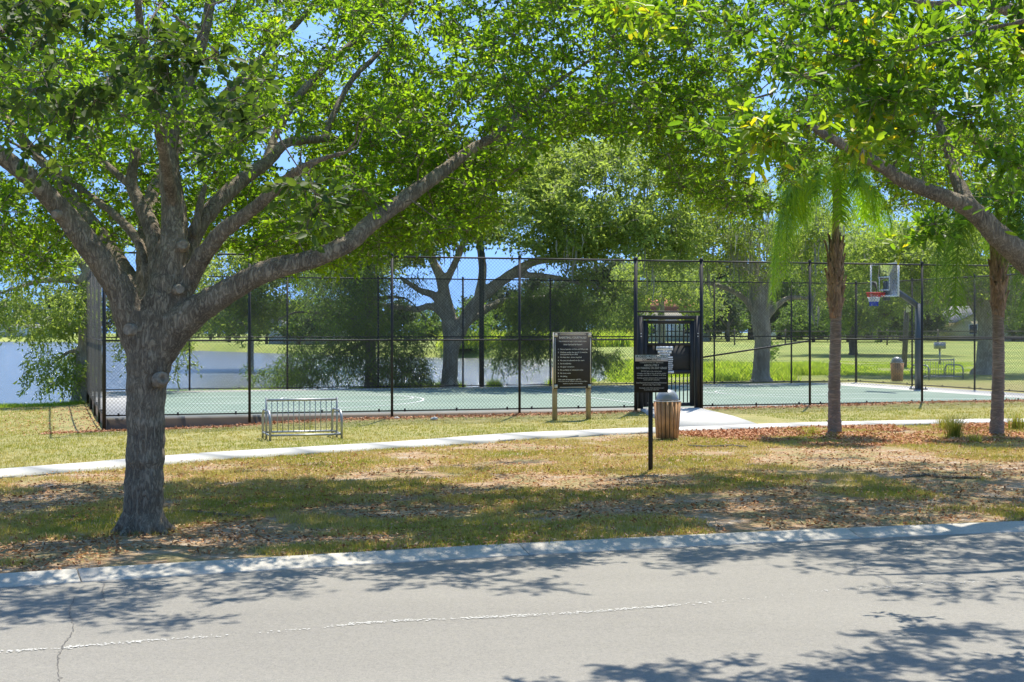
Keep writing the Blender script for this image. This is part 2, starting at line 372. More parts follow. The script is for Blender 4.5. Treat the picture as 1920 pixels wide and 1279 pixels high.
# opposite kerb just behind the camera
# worn marking: flecks of thermoplastic along the seam, laid as thin sheets
mk = MB(); tl = [G(q[0], q[1])[:2] for q in ()]
def rz_(off): return float(np.interp(off, [-10.9, -9, -7, -5.3, -3, -.31], [-.17, -.16, -.15, -.145, -.147, -.152]))
def on_road(px, py):
    Y = (CZ + .148) * F / (py - HY); return np.array(((px - 960) / F * Y, Y))
line = np.array([on_road(*q) for q in ((-60, 1230), (0, 1224), (140, 1214), (300, 1201), (500, 1188), (700, 1168), (900, 1159), (1080, 1150), (1250, 1137), (1400, 1125), (1560, 1108), (1700, 1100), (1920, 1085), (2100, 1070))])
line = smooth_path(line, 40); seg = np.r_[0, np.cumsum(np.hypot(*np.diff(line, axis=0).T))]
for q in range(3000):
    sdist = rng.uniform(0, seg[-1]); x = np.interp(sdist, seg, line[:, 0]); y = np.interp(sdist, seg, line[:, 1])
    dens = vnoise(np.array([sdist]), np.array([3.]), .55, 5)[0] + .25 * vnoise(np.array([sdist]), np.array([8.]), 2.6, 6)[0]
    px_m = 960 + x / y * F
    if dens < .40 + .36 * rng.random() or (px_m > 1270 and rng.random() < .80) or rng.random() < .25: continue
    y += rng.normal(0, .024); s0 = rng.uniform(.003, .010); n = 6
    a0 = rng.uniform(0, 6.3); an = a0 + np.arange(n) / n * 6.283; rr = s0 * rng.uniform(.5, 1.2, n)
    V = np.stack([x + rr * np.cos(an) * 1.3, y + rr * np.sin(an), np.full(n, -.1425 + q * .0000008)], 1)
    mk.add(V, [(0, 1, 2, 3), (0, 3, 4, 5)])
tag(mk.build('road_marking', simple('worn_line', (.60, .59, .54), .8)), kind='structure')
ck = MB()
def crack(pts, wd):
    p = smooth_path([on_road(*q) for q in pts], 14); p = p + rng.normal(0, .006, p.shape)
    n = len(p); ww = wd * rng.uniform(.4, 1.3, n)
    V = np.concatenate([np.c_[p[:, 0] - ww, p[:, 1], np.full(n, -.1438)], np.c_[p[:, 0] + ww, p[:, 1], np.full(n, -.1438)]])
    ck.add(V, [(q, q + n, q + 1 + n, q + 1) for q in range(n - 1)])
crack(((112, 1279), (108, 1250), (112, 1225), (122, 1205), (138, 1180), (130, 1150), (140, 1120)), .0032)
crack(((196, 1128), (192, 1110), (196, 1092)), .003)
crack(((1700, 1030), (1712, 1018), (1720, 1010)), .003)
tag(ck.build('road_crack', simple('crack_dark', (.13, .12, .105), .95)), kind='structure')

# kerb: individual cast lengths of low ribbon kerb with open joints
cc, nt, b = mat_new('kerb_concrete'); v = coords(nt)
n1 = noise(nt, 3, 8, v, .7); n2 = noise(nt, 60, 4, v, .7)
c = ramp(nt, n1, [(.3, (.34, .315, .25)), (.6, (.51, .465, .375)), (.75, (.59, .54, .44))]); c = mixc(nt, .25, c, ramp(nt, n2, [(.35, (.2, .2, .19)), (.6, (.65, .63, .58))]))
nt.links.new(c, b.inputs['Base Color']); b.inputs['Roughness'].default_value = .9; bump(nt, b, n2, .4, .01)
kb = MB(); edges = [x for x in (-40, -34, -28, -22, -16, -12.5, -9.2, -6.4, -3.62, .055, 3.35, 6.6, 10, 13.4, 17, 23, 29, 35, 41)]
for x0, x1 in zip(edges[:-1], edges[1:]):
    xs = np.linspace(x0 + .006, x1 - .006, 14)
    prof = [(-.32, -.40), (-.32, -.148), (-.28, -.143), (-.16, -.118), (-.06, -.094), (0, -.088), (.03, -.095), (.03, -.40)]
    V, Q = ribbon(xs, [p[0] for p in prof], [p[1] for p in prof]); n = len(xs)
    kb.add(V, Q); e0 = [k * n for k in range(8)]; e1 = [k * n + n - 1 for k in range(8)]
    kb.Q.append(np.array([(e0[0], e0[1], e0[6], e0[7]), (e0[1], e0[2], e0[5], e0[6]), (e0[2], e0[3], e0[4], e0[5])]) + kb.n - len(V))
tag(kb.build('kerb', cc), kind='structure')

# path slab, with saw joints as gaps
pc = simple('path_concrete', (.56, .54, .48), .9, 0, .14, 1.3, .2); pb = MB()
sg = np.r_[0, np.cumsum(np.hypot(*np.diff(pathc, axis=0).T))]; hw = .6
for s0 in np.arange(0, sg[-1] - 1.6, 1.55):
    q = np.array([s0 + .012, s0 + .5, s0 + 1.0, s0 + 1.538]); P = np.stack([np.interp(q, sg, pathc[:, 0]), np.interp(q, sg, pathc[:, 1])], 1)
    T = np.gradient(P, axis=0); T /= np.linalg.norm(T, axis=1)[:, None]; Nn = np.stack([-T[:, 1], T[:, 0]], 1)
    zc = tz(P[:, 0], P[:, 1], False) + .035
    Vt = []
    for o, dz in ((-hw, -.12), (-hw, 0), (hw, 0), (hw, -.12)):
        Vt.append(np.c_[P + Nn * o, zc + dz])
    Vt = np.concatenate(Vt); pb.add(Vt, [(k * 4 + r, k * 4 + r + 1, (k + 1) * 4 + r + 1, (k + 1) * 4 + r) for k in range(3) for r in range(3)] + [(0, 4, 8, 12), (3, 7, 11, 15)])
tag(pb.build('path', pc), kind='structure')
# apron from path to gate
ap = MB(); g0 = np.array(court(12.45, .10)); g1 = np.array(court(13.95, .10))
m0 = np.array(court(12.45, -1.2)); m1 = np.array(court(13.95, -1.2))
pl = np.array([court(12.0, 0)[0] + .5, 0, 0]); 
def onp(x): return np.array((x, pathY(x) + .55, float(tz(np.array([x]), np.array([pathY(x)]), False)[0]) + .039))
b0, b1 = onp(3.15), onp(5.1)
for p in (g0, g1): p[2] = .004
m0[2] = m1[2] = -.03
rows = [(b0, b1), (m0 * .6 + b0 * .4, m1 * .62 + b1 * .38), (g0, g1)]
Vt = [p for r_ in rows for p in r_]; Vb = [p - np.array((0, 0, .15)) for p in Vt]
ap.add(Vt + Vb, [(0, 1, 3, 2), (2, 3, 5, 4), (0, 2, 8, 6), (2, 4, 10, 8), (1, 7, 9, 3), (3, 9, 11, 5), (0, 6, 7, 1)])
tag(ap.build('gate_apron_path', pc), kind='structure')

# court
sm, nt, b = mat_new('court_concrete'); v = coords(nt)
nt.links.new(ramp(nt, noise(nt, 1.5, 6, v), [(.3, (.50, .48, .42)), (.7, (.62, .59, .52))]), b.inputs['Base Color']); b.inputs['Roughness'].default_value = .9
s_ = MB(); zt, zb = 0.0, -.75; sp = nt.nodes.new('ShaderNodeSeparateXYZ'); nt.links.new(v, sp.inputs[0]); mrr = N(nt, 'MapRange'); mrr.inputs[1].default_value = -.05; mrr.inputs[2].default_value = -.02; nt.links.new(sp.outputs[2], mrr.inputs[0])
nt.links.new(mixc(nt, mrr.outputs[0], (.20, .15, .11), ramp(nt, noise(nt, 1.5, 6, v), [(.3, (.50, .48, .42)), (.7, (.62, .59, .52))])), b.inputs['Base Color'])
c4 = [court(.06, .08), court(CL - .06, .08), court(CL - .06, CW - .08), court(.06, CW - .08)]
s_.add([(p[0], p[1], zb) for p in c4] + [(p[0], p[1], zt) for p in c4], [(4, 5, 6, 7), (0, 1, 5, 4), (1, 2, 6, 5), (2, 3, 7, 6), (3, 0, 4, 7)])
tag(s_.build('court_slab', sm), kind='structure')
gmt, nt, b = mat_new('green_court_coat'); v = coords(nt)
c = ramp(nt, noise(nt, .5, 7, v, .6), [(.3, (.135, .185, .14)), (.5, (.165, .22, .165)), (.6, (.19, .24, .18)), (.75, (.23, .275, .215))])
c = mixc(nt, .25, c, ramp(nt, noise(nt, 40, 5, v, .7), [(.3, (.07, .15, .11)), (.7, (.19, .31, .25))]))
nt.links.new(c, b.inputs['Base Color']); b.inputs['Roughness'].default_value = .8
c4 = [court(1.35, .42, .004), court(24.55, .42, .004), court(24.55, 12.75, .004), court(1.1, 12.75, .004)]
tag(link('court_surface', make_mesh('court_surface', c4, [[(0, 1, 2, 3)]]), gmt), kind='structure')
ln = MB()
def court_line(pts, wd=.05, z=.008):
    p = np.array(pts, float); T = np.gradient(p, axis=0); T /= np.linalg.norm(T, axis=1)[:, None]; Nn = np.stack([-T[:, 1], T[:, 0]], 1) * wd / 2
    a_, b_ = p - Nn, p + Nn; n = len(p)
    ln.add([court(q[0], q[1], z) for q in a_] + [court(q[0], q[1], z) for q in b_], [(k, k + 1, n + k + 1, n + k) for k in range(n - 1)])
TC = 7.2
for sgn, sb in ((1, 2.2), (-1, 24.3)):
    hoop = sb + sgn * 1.2
    an = np.linspace(-math.pi / 2, math.pi / 2, 40)
    arc = [(hoop + sgn * 5.3 * math.cos(q), TC + 5.3 * math.sin(q)) for q in an]
    court_line([(sb, TC - 5.3)] + arc + [(sb, TC + 5.3)])
    court_line([(sb, TC - 1.8), (sb + sgn * 4.5, TC - 1.8)], z=.011); court_line([(sb, TC + 1.8), (sb + sgn * 4.5, TC + 1.8)], z=.011)
    court_line([(sb + sgn * 4.5 + sgn * 1.8 * math.cos(q), TC + 1.8 * math.sin(q)) for q in np.linspace(-math.pi, math.pi, 40)], z=.014)
court_line([(13.2, .6), (13.2, 12.6)], z=.017)
tag(ln.build('court_line', M['white']), kind='structure')

# ------------------------------------------------------------------ fence
FT = 3.58
def fence():
    root = empty('chain_link_fence', court(0, 0), label='tall black chain link fence all round the green basketball court', cat='fence')
    inv = Matrix.Translation(-Vector(court(0, 0)))
    def put(mb, name, mat, par=root, smooth=False):
        o = mb.build(name, mat, None, smooth); o.data.transform(inv); o.parent = par; return o
    sides = [
        ((0, 0), (1, 0), CL, [0, 3.10, 6.32, 9.37, 12.30, 14.02, 16.98, 20.2, 23.4, CL]),
        ((0, CW), (1, 0), CL, [0, 3.05, 6.1, 9.05, 11.9, 14.95, 18, 21, 24, CL]),
        ((0, 0), (0, 1), CW, [0, 3.4, 6.9, 10.4, CW]),
        ((CL, 0), (0, 1), CW, [0, 3.4, 6.9, 10.4, CW]),
    ]
    done = set()
    for si, (o0, dr, L, ps) in enumerate(sides):
        P = lambda a, z: np.array(court(o0[0] + dr[0] * a, o0[1] + dr[1] * a, z))
        for a_ in ps:
            key = (round(o0[0] + dr[0] * a_, 2), round(o0[1] + dr[1] * a_, 2))
            if key in done: continue
            done.add(key); p = P(a_, 0); g = float(tz(p[:1], p[1:2], False)[0]) - .25
            corner = a_ in (0, L) or (si == 0 and a_ in (12.30, 14.02)); r_ = .042 if corner else .030
            m = MB(); m.tube([(p[0], p[1], g), (p[0], p[1], FT)], r_, 10); m.lathe([(r_ * 1.15, 0), (r_ * 1.15, .03), (r_ * .7, .06), (.002, .07)], 10, (p[0], p[1], FT))
            put(m, 'post', M['black'], smooth=False)
        for k, (a_, b_) in enumerate(zip(ps[:-1], ps[1:])):
            gate = si == 0 and k == 4; brace = si == 0 and k == 5
            zlo = 2.33 if gate else .03
            rl_ = [(FT - .02, FT - .02, .021)]
            if gate: rl_.append((2.33, 2.33, .021))
            else: rl_ += [(1.22, 1.62, .021) if brace else (1.66, 1.66, .019), (.05, .05, .016)]
            for za, zb, rr in rl_:
                m = MB(); m.tube([P(a_, za), P(b_, zb)], rr, 8)
                if za == .05:
                    for q in np.linspace(a_ + .3, b_ - .3, 3): m.tube([P(q, .03), P(q, .1)], .022, 6)
                put(m, 'rail', M['black'])
            # woven wire, offset slightly inwards
            inn = {0: (0, .035), 1: (0, -.035), 2: (-.05, 0), 3: (-.07, 0)}[si]
            pitch = .084; H0 = zlo; H1 = FT; Wd = b_ - a_; hh = H1 - H0; segs = []
            c0 = math.ceil(-hh / pitch)
            for q in range(c0, int(Wd / pitch) + 1):
                x0 = q * pitch; z0 = 0; x1 = x0 + hh; z1 = hh
                if x0 < 0: z0 = -x0; x0 = 0
                if x1 > Wd: z1 -= x1 - Wd; x1 = Wd
                if x1 - x0 < .02: continue
                segs.append((x0, z0, x1, z1)); segs.append((Wd - x0, z0, Wd - x1, z1))
            sg_ = np.array(segs); n = len(sg_)
            ox, oy = inn; base = lambda s1, z: np.stack([A0[0] + (o0[0] + dr[0] * s1 + ox) * U[0] + (o0[1] + dr[1] * s1 + oy) * Vv[0],
                                                       A0[1] + (o0[0] + dr[0] * s1 + ox) * U[1] + (o0[1] + dr[1] * s1 + oy) * Vv[1], z], 1)
            a3 = base(a_ + sg_[:, 0], H0 + sg_[:, 1]); b3 = base(a_ + sg_[:, 2], H0 + sg_[:, 3])
            d = b3 - a3; d /= np.linalg.norm(d, axis=1)[:, None]; nrm = np.array((*(U if dr[1] else Vv), 0)); nn = np.tile(nrm, (n, 1)); sd = np.cross(d, nn)
            wr = .0006 if si == 2 else .0029; VV = []
            for p in (a3, b3):
                for an in (0, 2.094, 4.189): VV.append(p + wr * (math.cos(an) * nn + math.sin(an) * sd))
            VV = np.concatenate(VV); ar = np.arange(n)
            Q = np.concatenate([np.stack([ar + q * n, ar + ((q + 1) % 3) * n, ar + (3 + (q + 1) % 3) * n, ar + (3 + q) * n], 1) for q in range(3)])
            put(MB().add(VV, Q), 'wire_mesh', M['wire'])
    return root
fence()

def gate():
    root = empty('metal_gate', court(13.16, 0), TH, 'black metal gate with vertical bars and solid middle panel in the court fence', 'gate')
    W_ = .80; m = MB()
    for x in (-W_ + .055, W_ - .055): m.box((x, 0, 1.16), (.11, .10, 2.32))
    m.box((0, 0, 2.27), (2 * W_ - .224, .10, .10)); m.build('gate_frame', M['black'], root)
    l = MB(); x0, x1 = -.57, .56
    l.box((-.62, 0, 1.12), (.09, .06, 2.16)); l.box((.635, 0, 1.12), (.16 - .0, .06, 2.16)) if False else l.box((.61, 0, 1.12), (.10, .06, 2.16))
    for z, h in ((2.155, .09), (1.60, .07), (.90, .09), (.09, .09)): l.box((-.0075, 0, z), (1.13, .056, h))
    l.build('gate_leaf', M['black'], root)
    for k in range(11):
        x = -.55 + k * .104
        MB().box((x, 0, 1.87), (.022, .022, .47)).build('gate_bar', M['black'], root); MB().box((x, 0, .495), (.022, .022, .71)).build('gate_bar', M['black'], root)
    MB().box((-.0075, .01, 1.255), (1.13, .012, .62)).build('middle_panel', simple('panel_metal', (.03, .03, .028), .8, 0), root)
    lk = MB(); lk.box((-.60, -.055, 1.08), (.09, .05, .22)); lk.tube([(-.60, -.08, 1.1), (-.60, -.13, 1.1), (-.50, -.13, 1.1)], .012, 8); lk.build('lock_box', M['black'], root)
    for z in (1.95, 1.9, .4): pass
    for x in (-.745, .745):
        for z in (1.80, 1.87): MB().tube([(x, -.052, z), (x, -.060, z)], .014, 8).build('bolt', M['white'], root)
    root.scale.z = .965
    return root
gate_o = gate()

# ------------------------------------------------------------------ lettering
def text_mesh(lines, depth=.001):
    """lines: (text, x, z, size, align). Returns one mesh in the XZ plane facing -Y"""
    mb = MB(); dg = None
    for t, x, z, s, al, maxw in lines:
        cu = bpy.data.curves.new('t', 'FONT'); cu.body = t; cu.size = s; cu.align_x = al; cu.extrude = 0; cu.resolution_u = 2; cu.offset = s * .012
        o = bpy.data.objects.new('t', cu); COL.objects.link(o); bpy.context.view_layer.update()
        me = bpy.data.meshes.new_from_object(o.evaluated_get(bpy.context.evaluated_depsgraph_get()))
        bpy.data.objects.remove(o); bpy.data.curves.remove(cu)
        if not len(me.vertices): continue
        co = np.zeros(len(me.vertices) * 3); me.vertices.foreach_get('co', co); co = co.reshape(-1, 3)
        wdt = co[:, 0].max() - co[:, 0].min()
        if maxw: co[:, 0] *= min(1.0, maxw / wdt) if maxw > 0 else -maxw / wdt
        V = np.stack([co[:, 0] + x, np.zeros(len(co)), co[:, 1] + z], 1)
        T = []
        me.calc_loop_triangles()
        for lt in me.loop_triangles: T.append(tuple(lt.vertices))
        mb.add(V, (), T); bpy.data.meshes.remove(me)
    return mb

# rules sign
def rules_sign():
    pL = PX(1041.5, 787, 33.2); z0 = Z(pL[0], pL[1])
    root = empty('rules_sign', (pL[0], pL[1], z0), TH * .85, 'dark brown basketball court rules board on two yellow wooden posts', 'sign')
    for x in (0, .80):
        m = MB(); m.box((x, .06, (.60 if x else .60) - .1), (.095, .095, 2.8 - 1.4)); 
        o = m.build('post', M['wood_post'], root)
    bz0, bz1 = .72, 1.985
    MB().box((.40, -.02, (bz0 + bz1) / 2), (.90, .03, bz1 - bz0)).build('board', M['sign_brown'], root)
    tr = MB(); c = .40
    y = -.037
    for z in (bz0 + .03, bz1 - .03): tr.box((c, y, z), (.62, .004, .016))
    for x in (c - .42, c + .42): tr.box((x, y, (bz0 + bz1) / 2), (.016, .004, 1.03))
    tr.build('trim_line', M['plaque'], root)
    side = MB(); side.box((c - .454, -.015, (bz0 + bz1) / 2), (.012, .04, bz1 - bz0 + .012)); side.box((c, -.015, bz1 + .008), (.896, .04, .012)); side.build('edge_strip', M['plaque'], root)
    for x in (c - .40, c + .40):
        for z in (bz0 + .055, bz1 - .055): MB().box((x, -.040, z), (.075, .008, .075)).build('corner_plaque', M['plaque'], root)
    L = [('BASKETBALL COURT RULES', c, 1.855, .062, 'CENTER', -.64), ('FOR RESIDENTS AND THEIR GUESTS ONLY', c, 1.78, .030, 'CENTER', -.66), ('Gates Operated by Keycard', c, 1.705, .045, 'CENTER', -.44)]
    items = ['Hours of operation are 8 am until 9:00 pm daily', 'Children under the age of 12 must be\naccompanied by an adult', 'No bare feet - shoes required', 'No pets are allowed on the court', 'No food/drinks', 'No glass containers', 'No profanity or excessive noise', 'No loud music', 'No biking', 'In case of emergency call 911']
    z = 1.60
    for k, t in enumerate(items):
        L.append((str(k + 1) + '.', c - .355, z, .042, 'LEFT', 0))
        for q, tt in enumerate(t.split('\n')):
            L.append((tt, c - .30, z, .042, 'LEFT', .66)); z -= .045 if q == 0 and '\n' in t else 0
        z -= .072 if k != 1 else .066
    L += [('Use at your own risk. Violators will lose court privileges', c, .875, .03, 'CENTER', -.68), ('Residents and guests assume all liability', c, .825, .028, 'CENTER', -.46)]
    o = text_mesh(L).build('lettering', M['letter'], root); o.location = (0, -.0375, 0)
rules_sign()

def parking_sign():
    g = G(1220, 885); root = empty('parking_sign', (g[0], g[1], g[2]), R(4), 'small black and white no parking sign on a thin black post in the verge', 'sign')
    s = F / g[1]; H = lambda py: (885 - py) / s
    m = MB(); m.box((0, 0, (H(667) - .5) / 2 - .0), (.05, .012, H(667) + .5)); m.box((-.027, .012, (H(667) - .5) / 2), (.008, .03, H(667) + .5)); m.box((.027, .012, (H(667) - .5) / 2), (.008, .03, H(667) + .5))
    m.build('post', M['black'], root)
    zt, zb = H(665), H(736); W_ = 63 / s; zc = (zt + zb) / 2
    MB().box((.01, -.012, zc), (W_, .006, zt - zb)).build('sign_plate', M['sign_black'], root)
    MB().box((.01, -.0165, zt - .05), (W_ - .008, .002, .092)).build('white_band', M['white'], root)
    h = zt - zb
    L = [('A DEED RESTRICTED', .01, zt - .043, .050, 'CENTER', -.44), ('COMMUNITY', .01, zt - .088, .050, 'CENTER', -.27)]
    o = text_mesh(L).build('band_lettering', M['sign_black'], root); o.location = (0, -.0182, 0)
    L = [('COVENANTS STRICTLY ENFORCED', .01, zt - .122, .022, 'CENTER', -.34), ('ABSOLUTELY', .01, zt - .166, .04, 'CENTER', -.22), ('NO PARKING ON ANY GRASS', .01, zt - .206, .042, 'CENTER', -.44),
         ('DO NOT park on the common areas,', .01, zt - .246, .026, 'CENTER', -.30), ('sidewalks, road edge or lots. All vehicles parked', .01, zt - .276, .025, 'CENTER', -.42), ('overnight must be in a driveway at all times', .01, zt - .302, .025, 'CENTER', -.42),
         ('Vehicles parked in violation will be towed away', .01, zt - .342, .024, 'CENTER', -.42), ('at the owner\'s expense', .01, zt - .368, .024, 'CENTER', -.23),
         ('Deed Restricted Community Parking Enforcement', .01, zt - .412, .027, 'CENTER', -.44), ('24 hours a day, 7 days a week', .01, zt - .440, .026, 'CENTER', -.26),
         ('Towing by order of the association board', .01, zt - .485, .024, 'CENTER', -.36), ('as posted by state law', .01, zt - .51, .022, 'CENTER', -.22)]
    o = text_mesh(L).build('lettering', M['letter'], root); o.location = (0, -.0158, 0)
parking_sign()

def notice_sign():
    p = np.array(court(13.03, -.045)); root = empty('notice_sign', (p[0], p[1], 0), TH, 'white and black notice sheet fixed on the middle of the metal gate', 'sign')
    s = F / 35.5; f = lambda py: CZ - (py - HY) / s
    zt, zb = f(649), f(700)
    MB().box((0, 0, (zt + zb) / 2), (.46, .006, zt - zb + .01)).build('sign_plate', M['sign_black'], root)
    m = MB()
    m.box((0, -.005, f(653)), (.44, .003, .095)); m.box((0, -.005, f(660)), (.36, .003, .065)); m.box((0, -.005, f(665)), (.28, .003, .05)); m.box((0, -.005, f(670)), (.42, .003, .04))
    for k in range(6): m.box((.01, -.005, f(674 + k * 3.6)), (.42 - .02 * (k % 3), .003, .027))
    m.box((.02, -.005, f(697.5)), (.44, .003, .06)); m.build('white_panel', M['white'], root)
    L = [('RESIDENTS ONLY', 0, f(653) - .02, .05, 'CENTER', -.38), ('NOTICE', 0, f(661.5) - .02, .075, 'CENTER', -.24)]
    for k, t in enumerate(('This court is for the use of', 'residents and guests only', 'Keep gate closed and', 'locked at all times', 'Area under video watch', 'Trespassers prosecuted')):
        L.append((t, .01, f(674 + k * 3.6) - .009, .024, 'CENTER', -.36))
    L.append(('THANK YOU', .02, f(697.5) - .015, .045, 'CENTER', -.3))
    o = text_mesh(L).build('lettering', M['sign_black'], root); o.location = (0, -.0075, 0)
notice_sign()

# ------------------------------------------------------------------ litter bins, racks, hoop
def copy_tree(o, parent=None):
    c = o.copy(); COL.objects.link(c)
    if parent: c.parent = parent
    for ch in [x for x in bpy.data.objects if x.parent == o and x != c]: copy_tree(ch, c)
    return c
def litter_bin(loc, label, grp):
    root = empty('litter_bin', loc, 0, label, 'litter bin', grp)
    n = 18; H0, H1 = .03, .70; r0, r1 = .205, .25
    MB().lathe([(.0, H0 + .01), (r0 - .03, H0 + .01), (r1 - .03, H1 - .01), (.16, H1 - .01), (.0, H1 - .04)], 28).build('liner', simple('liner_dark', (.03, .028, .025), .8), root, True)
    sl_ = MB()
    for k in range(n):
        a = k / n * 2 * math.pi + .1; c_, s_ = math.cos(a), math.sin(a); t = np.array((-s_, c_, 0)); wv = rng.uniform(-.004, .004)
        V = []
        for z, r in ((H0, r0), (H1, r1 + wv)):
            wd = (2 * math.pi * r / n) * .40
            for rr, sg2 in ((r, -1), (r, 1), (r - .022, 1), (r - .022, -1)): V.append(np.array((c_, s_, 0)) * rr + t * wd * sg2 + np.array((0, 0, z)))
        sl_.add(V, [(0, 1, 5, 4), (1, 2, 6, 5), (2, 3, 7, 6), (3, 0, 4, 7), (4, 5, 6, 7), (3, 2, 1, 0)])
    sl_.build('slat', M['wood_slat'], root)['label'] = 'brown wooden slats round the bin'
    rg = MB(); rg.lathe([(r1 - .02, .70), (r1 + .008, .70), (r1 + .008, .718), (r1 - .02, .718), (r1 - .02, .70)], 28); rg.build('rim_ring', M['galv'], root, False)
    d = MB(); d.lathe([(.205, .718), (.215, .74), (.205, .775), (.19, .82), (.155, .875), (.10, .91), (.05, .925), (.001, .93)], 28)
    d.build('dome_lid', M['dome'], root, True)
    MB().box((.0, .19, .80), (.17, .03, .075)).build('flap', M['black'], root)
    return root
g = G(1251, 824)
lb = litter_bin((g[0], g[1], g[2]), 'wood slat litter bin with grey dome lid beside the path before the gate', 'litter bins')
g = G(1682, 716); lb2 = copy_tree(lb); lb2.location = (g[0], g[1], Z(g[0], g[1])); lb2['label'] = 'wood slat litter bin with dome lid standing outside the far end of the court fence'; lb2.rotation_euler.z = .4

def bike_rack():
    root = empty('bike_rack', (0, 0, 0), 0, 'grey steel bike rack with end hoops on bare ground left of the rules board', 'bike rack', 'bike racks')
    L = .69; H = .77; hh = .55; hd = .5
    for sx in (-1, 1):
        m = MB(); an = np.linspace(0, math.pi, 13); r = .2
        top = [(sx * L, -hd, -.02), (sx * L, -hd, hh - r)] + [(sx * L, -hd + r - r * math.cos(q), hh - r + r * math.sin(q)) for q in np.linspace(0, math.pi / 2, 7)] + [(sx * L, hd - r + r * math.sin(q), hh - r + r * math.cos(q)) for q in np.linspace(0, math.pi / 2, 7)] + [(sx * L, hd, -.02)]
        m.tube(top, .024, 8); m.build('end_hoop', M['galv'], root, True)
    m = MB()
    for x in (-L, L): m.tube([(x, 0, .0), (x, 0, H + .03)], .021, 8)
    m.tube([(-L, 0, H - .02), (L, 0, H - .02)], .024, 8); m.tube([(-L, 0, .13), (L, 0, .13)], .016, 8); m.build('grid_frame', M['galv'], root, True)
    for y, z in ((-hd, .10), (hd, .10)): MB().tube([(-L, y, z), (L, y, z)], .02, 8).build('base_bar', M['galv'], root, True)
    for x in (-L, L): MB().tube([(x, -hd, .10), (x, hd, .10)], .018, 8).build('cross_bar', M['galv'], root, True)
    for k in range(12):
        x = -L + (k + 1) * 2 * L / 13; MB().tube([(x, 0, .13), (x, 0, H - .02)], .0085, 6).build('upright_bar', M['galv'], root, True)
    return root
br0 = bike_rack(); q = PX(566, 820, 28.6); br0.location = (q[0], q[1], Z(q[0], q[1])); br0.rotation_euler.z = TH
br1 = copy_tree(br0); g = G(1757, 711); br1.location = (g[0], g[1], Z(g[0], g[1])); br1.rotation_euler.z = R(20); br1['label'] = 'low grey bike rack on the grass outside the fence, behind the hoop post'
br1.scale = (1.15, 1.15, 1)

def hoop():
    s0, t0 = 25.09, 7.7; root = empty('basketball_hoop', court(s0, t0), TH, 'basketball hoop with clear backboard and red rim on a slate grey post', 'basketball hoop')
    # local x = court length; the board faces -x
    m = MB(); m.box((0, 0, .02), (.42, .42, .035)); 
    for x in (-.16, .16):
        for y in (-.16, .16): m.tube([(x, y, .02), (x, y, .11)], .02, 6)
    m.build('base_plate', M['hoop_pole'], root)
    MB().box((0, 0, 1.36), (.16, .16, 2.72)).build('post', M['hoop_pole'], root)
    a = MB(); a.bar((.02, 0, 2.62), (-1.12, 0, 3.32), .13, .15); a.build('arm', M['hoop_pole'], root)
    st = MB(); st.bar((-.45, -.0, 2.93), (-1.13, 0, 2.98), .05); st.box((-1.15, 0, 3.12), (.06, .30, .62)); st.build('bracket', M['hoop_pole'], root)
    bx = -1.22; Wd, Hh, zb = 1.62, 1.05, 2.92
    MB().box((bx, 0, zb + Hh / 2), (.012, Wd - .05, Hh - .05)).build('backboard_pane', M['glass'], root)
    f = MB()
    for y in (-Wd / 2 + .02, Wd / 2 - .02): f.box((bx, y, zb + Hh / 2), (.045, .04, Hh))
    for z in (zb + .03, zb + Hh - .02): f.box((bx, 0, z), (.044, Wd - .082, .06 if z < 3.2 else .04))
    f.build('backboard_frame', M['white'], root)
    q = MB()
    for y in (-.29, .29): q.box((bx - .009, y, zb + .42), (.004, .045, .45))
    for z in (zb + .2175, zb + .6225): q.box((bx - .009, 0, z), (.004, .534, .045))
    q.build('target_square', M['white'], root)
    rz = 3.05; R_ = .23; cx = bx - .15 - R_
    r = MB(); an = np.linspace(0, 2 * math.pi, 33); r.tube([(cx + R_ * math.cos(t), R_ * math.sin(t), rz) for t in an], .016, 8, False)
    r.box((bx - .085, 0, rz - .03), (.13, .17, .09)); r.tube([(bx - .06, -.07, rz - .12), (cx + .06, -R_ + .02, rz)], .009, 6); r.tube([(bx - .06, .07, rz - .12), (cx + .06, R_ - .02, rz)], .009, 6)
    r.build('rim', M['red'], root, False)
    for nm, za, zb2, mt in (('net_top', 0, .12, M['red']), ('net_middle', .12, .26, M['white']), ('net_end', .26, .40, M['blue'])):
        n_ = MB(); K = 14
        rad = lambda d: R_ * (1 - .48 * min(1, d / .34)) + (.01 if d > .34 else 0)
        for k in range(K):
            for sg2 in (1, -1):
                pts = []
                for d in np.linspace(za, zb2, 5):
                    t = (k + sg2 * d * 9) / K * 2 * math.pi; pts.append((cx + rad(d) * math.cos(t), rad(d) * math.sin(t), rz - .015 - d))
                n_.tube(pts, .008, 4)
        n_.build(nm, mt, root)
    return root
hoop()

# light pole on the far side of the court and other posts
p = PX(903, 728, 49.0); z0 = Z(p[0], p[1]); r0 = empty('light_pole', (p[0], p[1], z0), 0, 'dark green round light pole behind the far court fence, before the big oak', 'light pole')
MB().tube([(0, 0, 0), (0, 0, 4), (0, 0, 8.2)], [.085, .08, .06], 12).build('pole', M['court_pole'], r0, True)
MB().box((0, -.25, 8.15), (.3, .6, .12)).build('lamp_head', M['court_pole'], r0)
MB().lathe([(.13, 0), (.13, .03), (.09, .06)], 12).build('base_collar', M['court_pole'], r0)

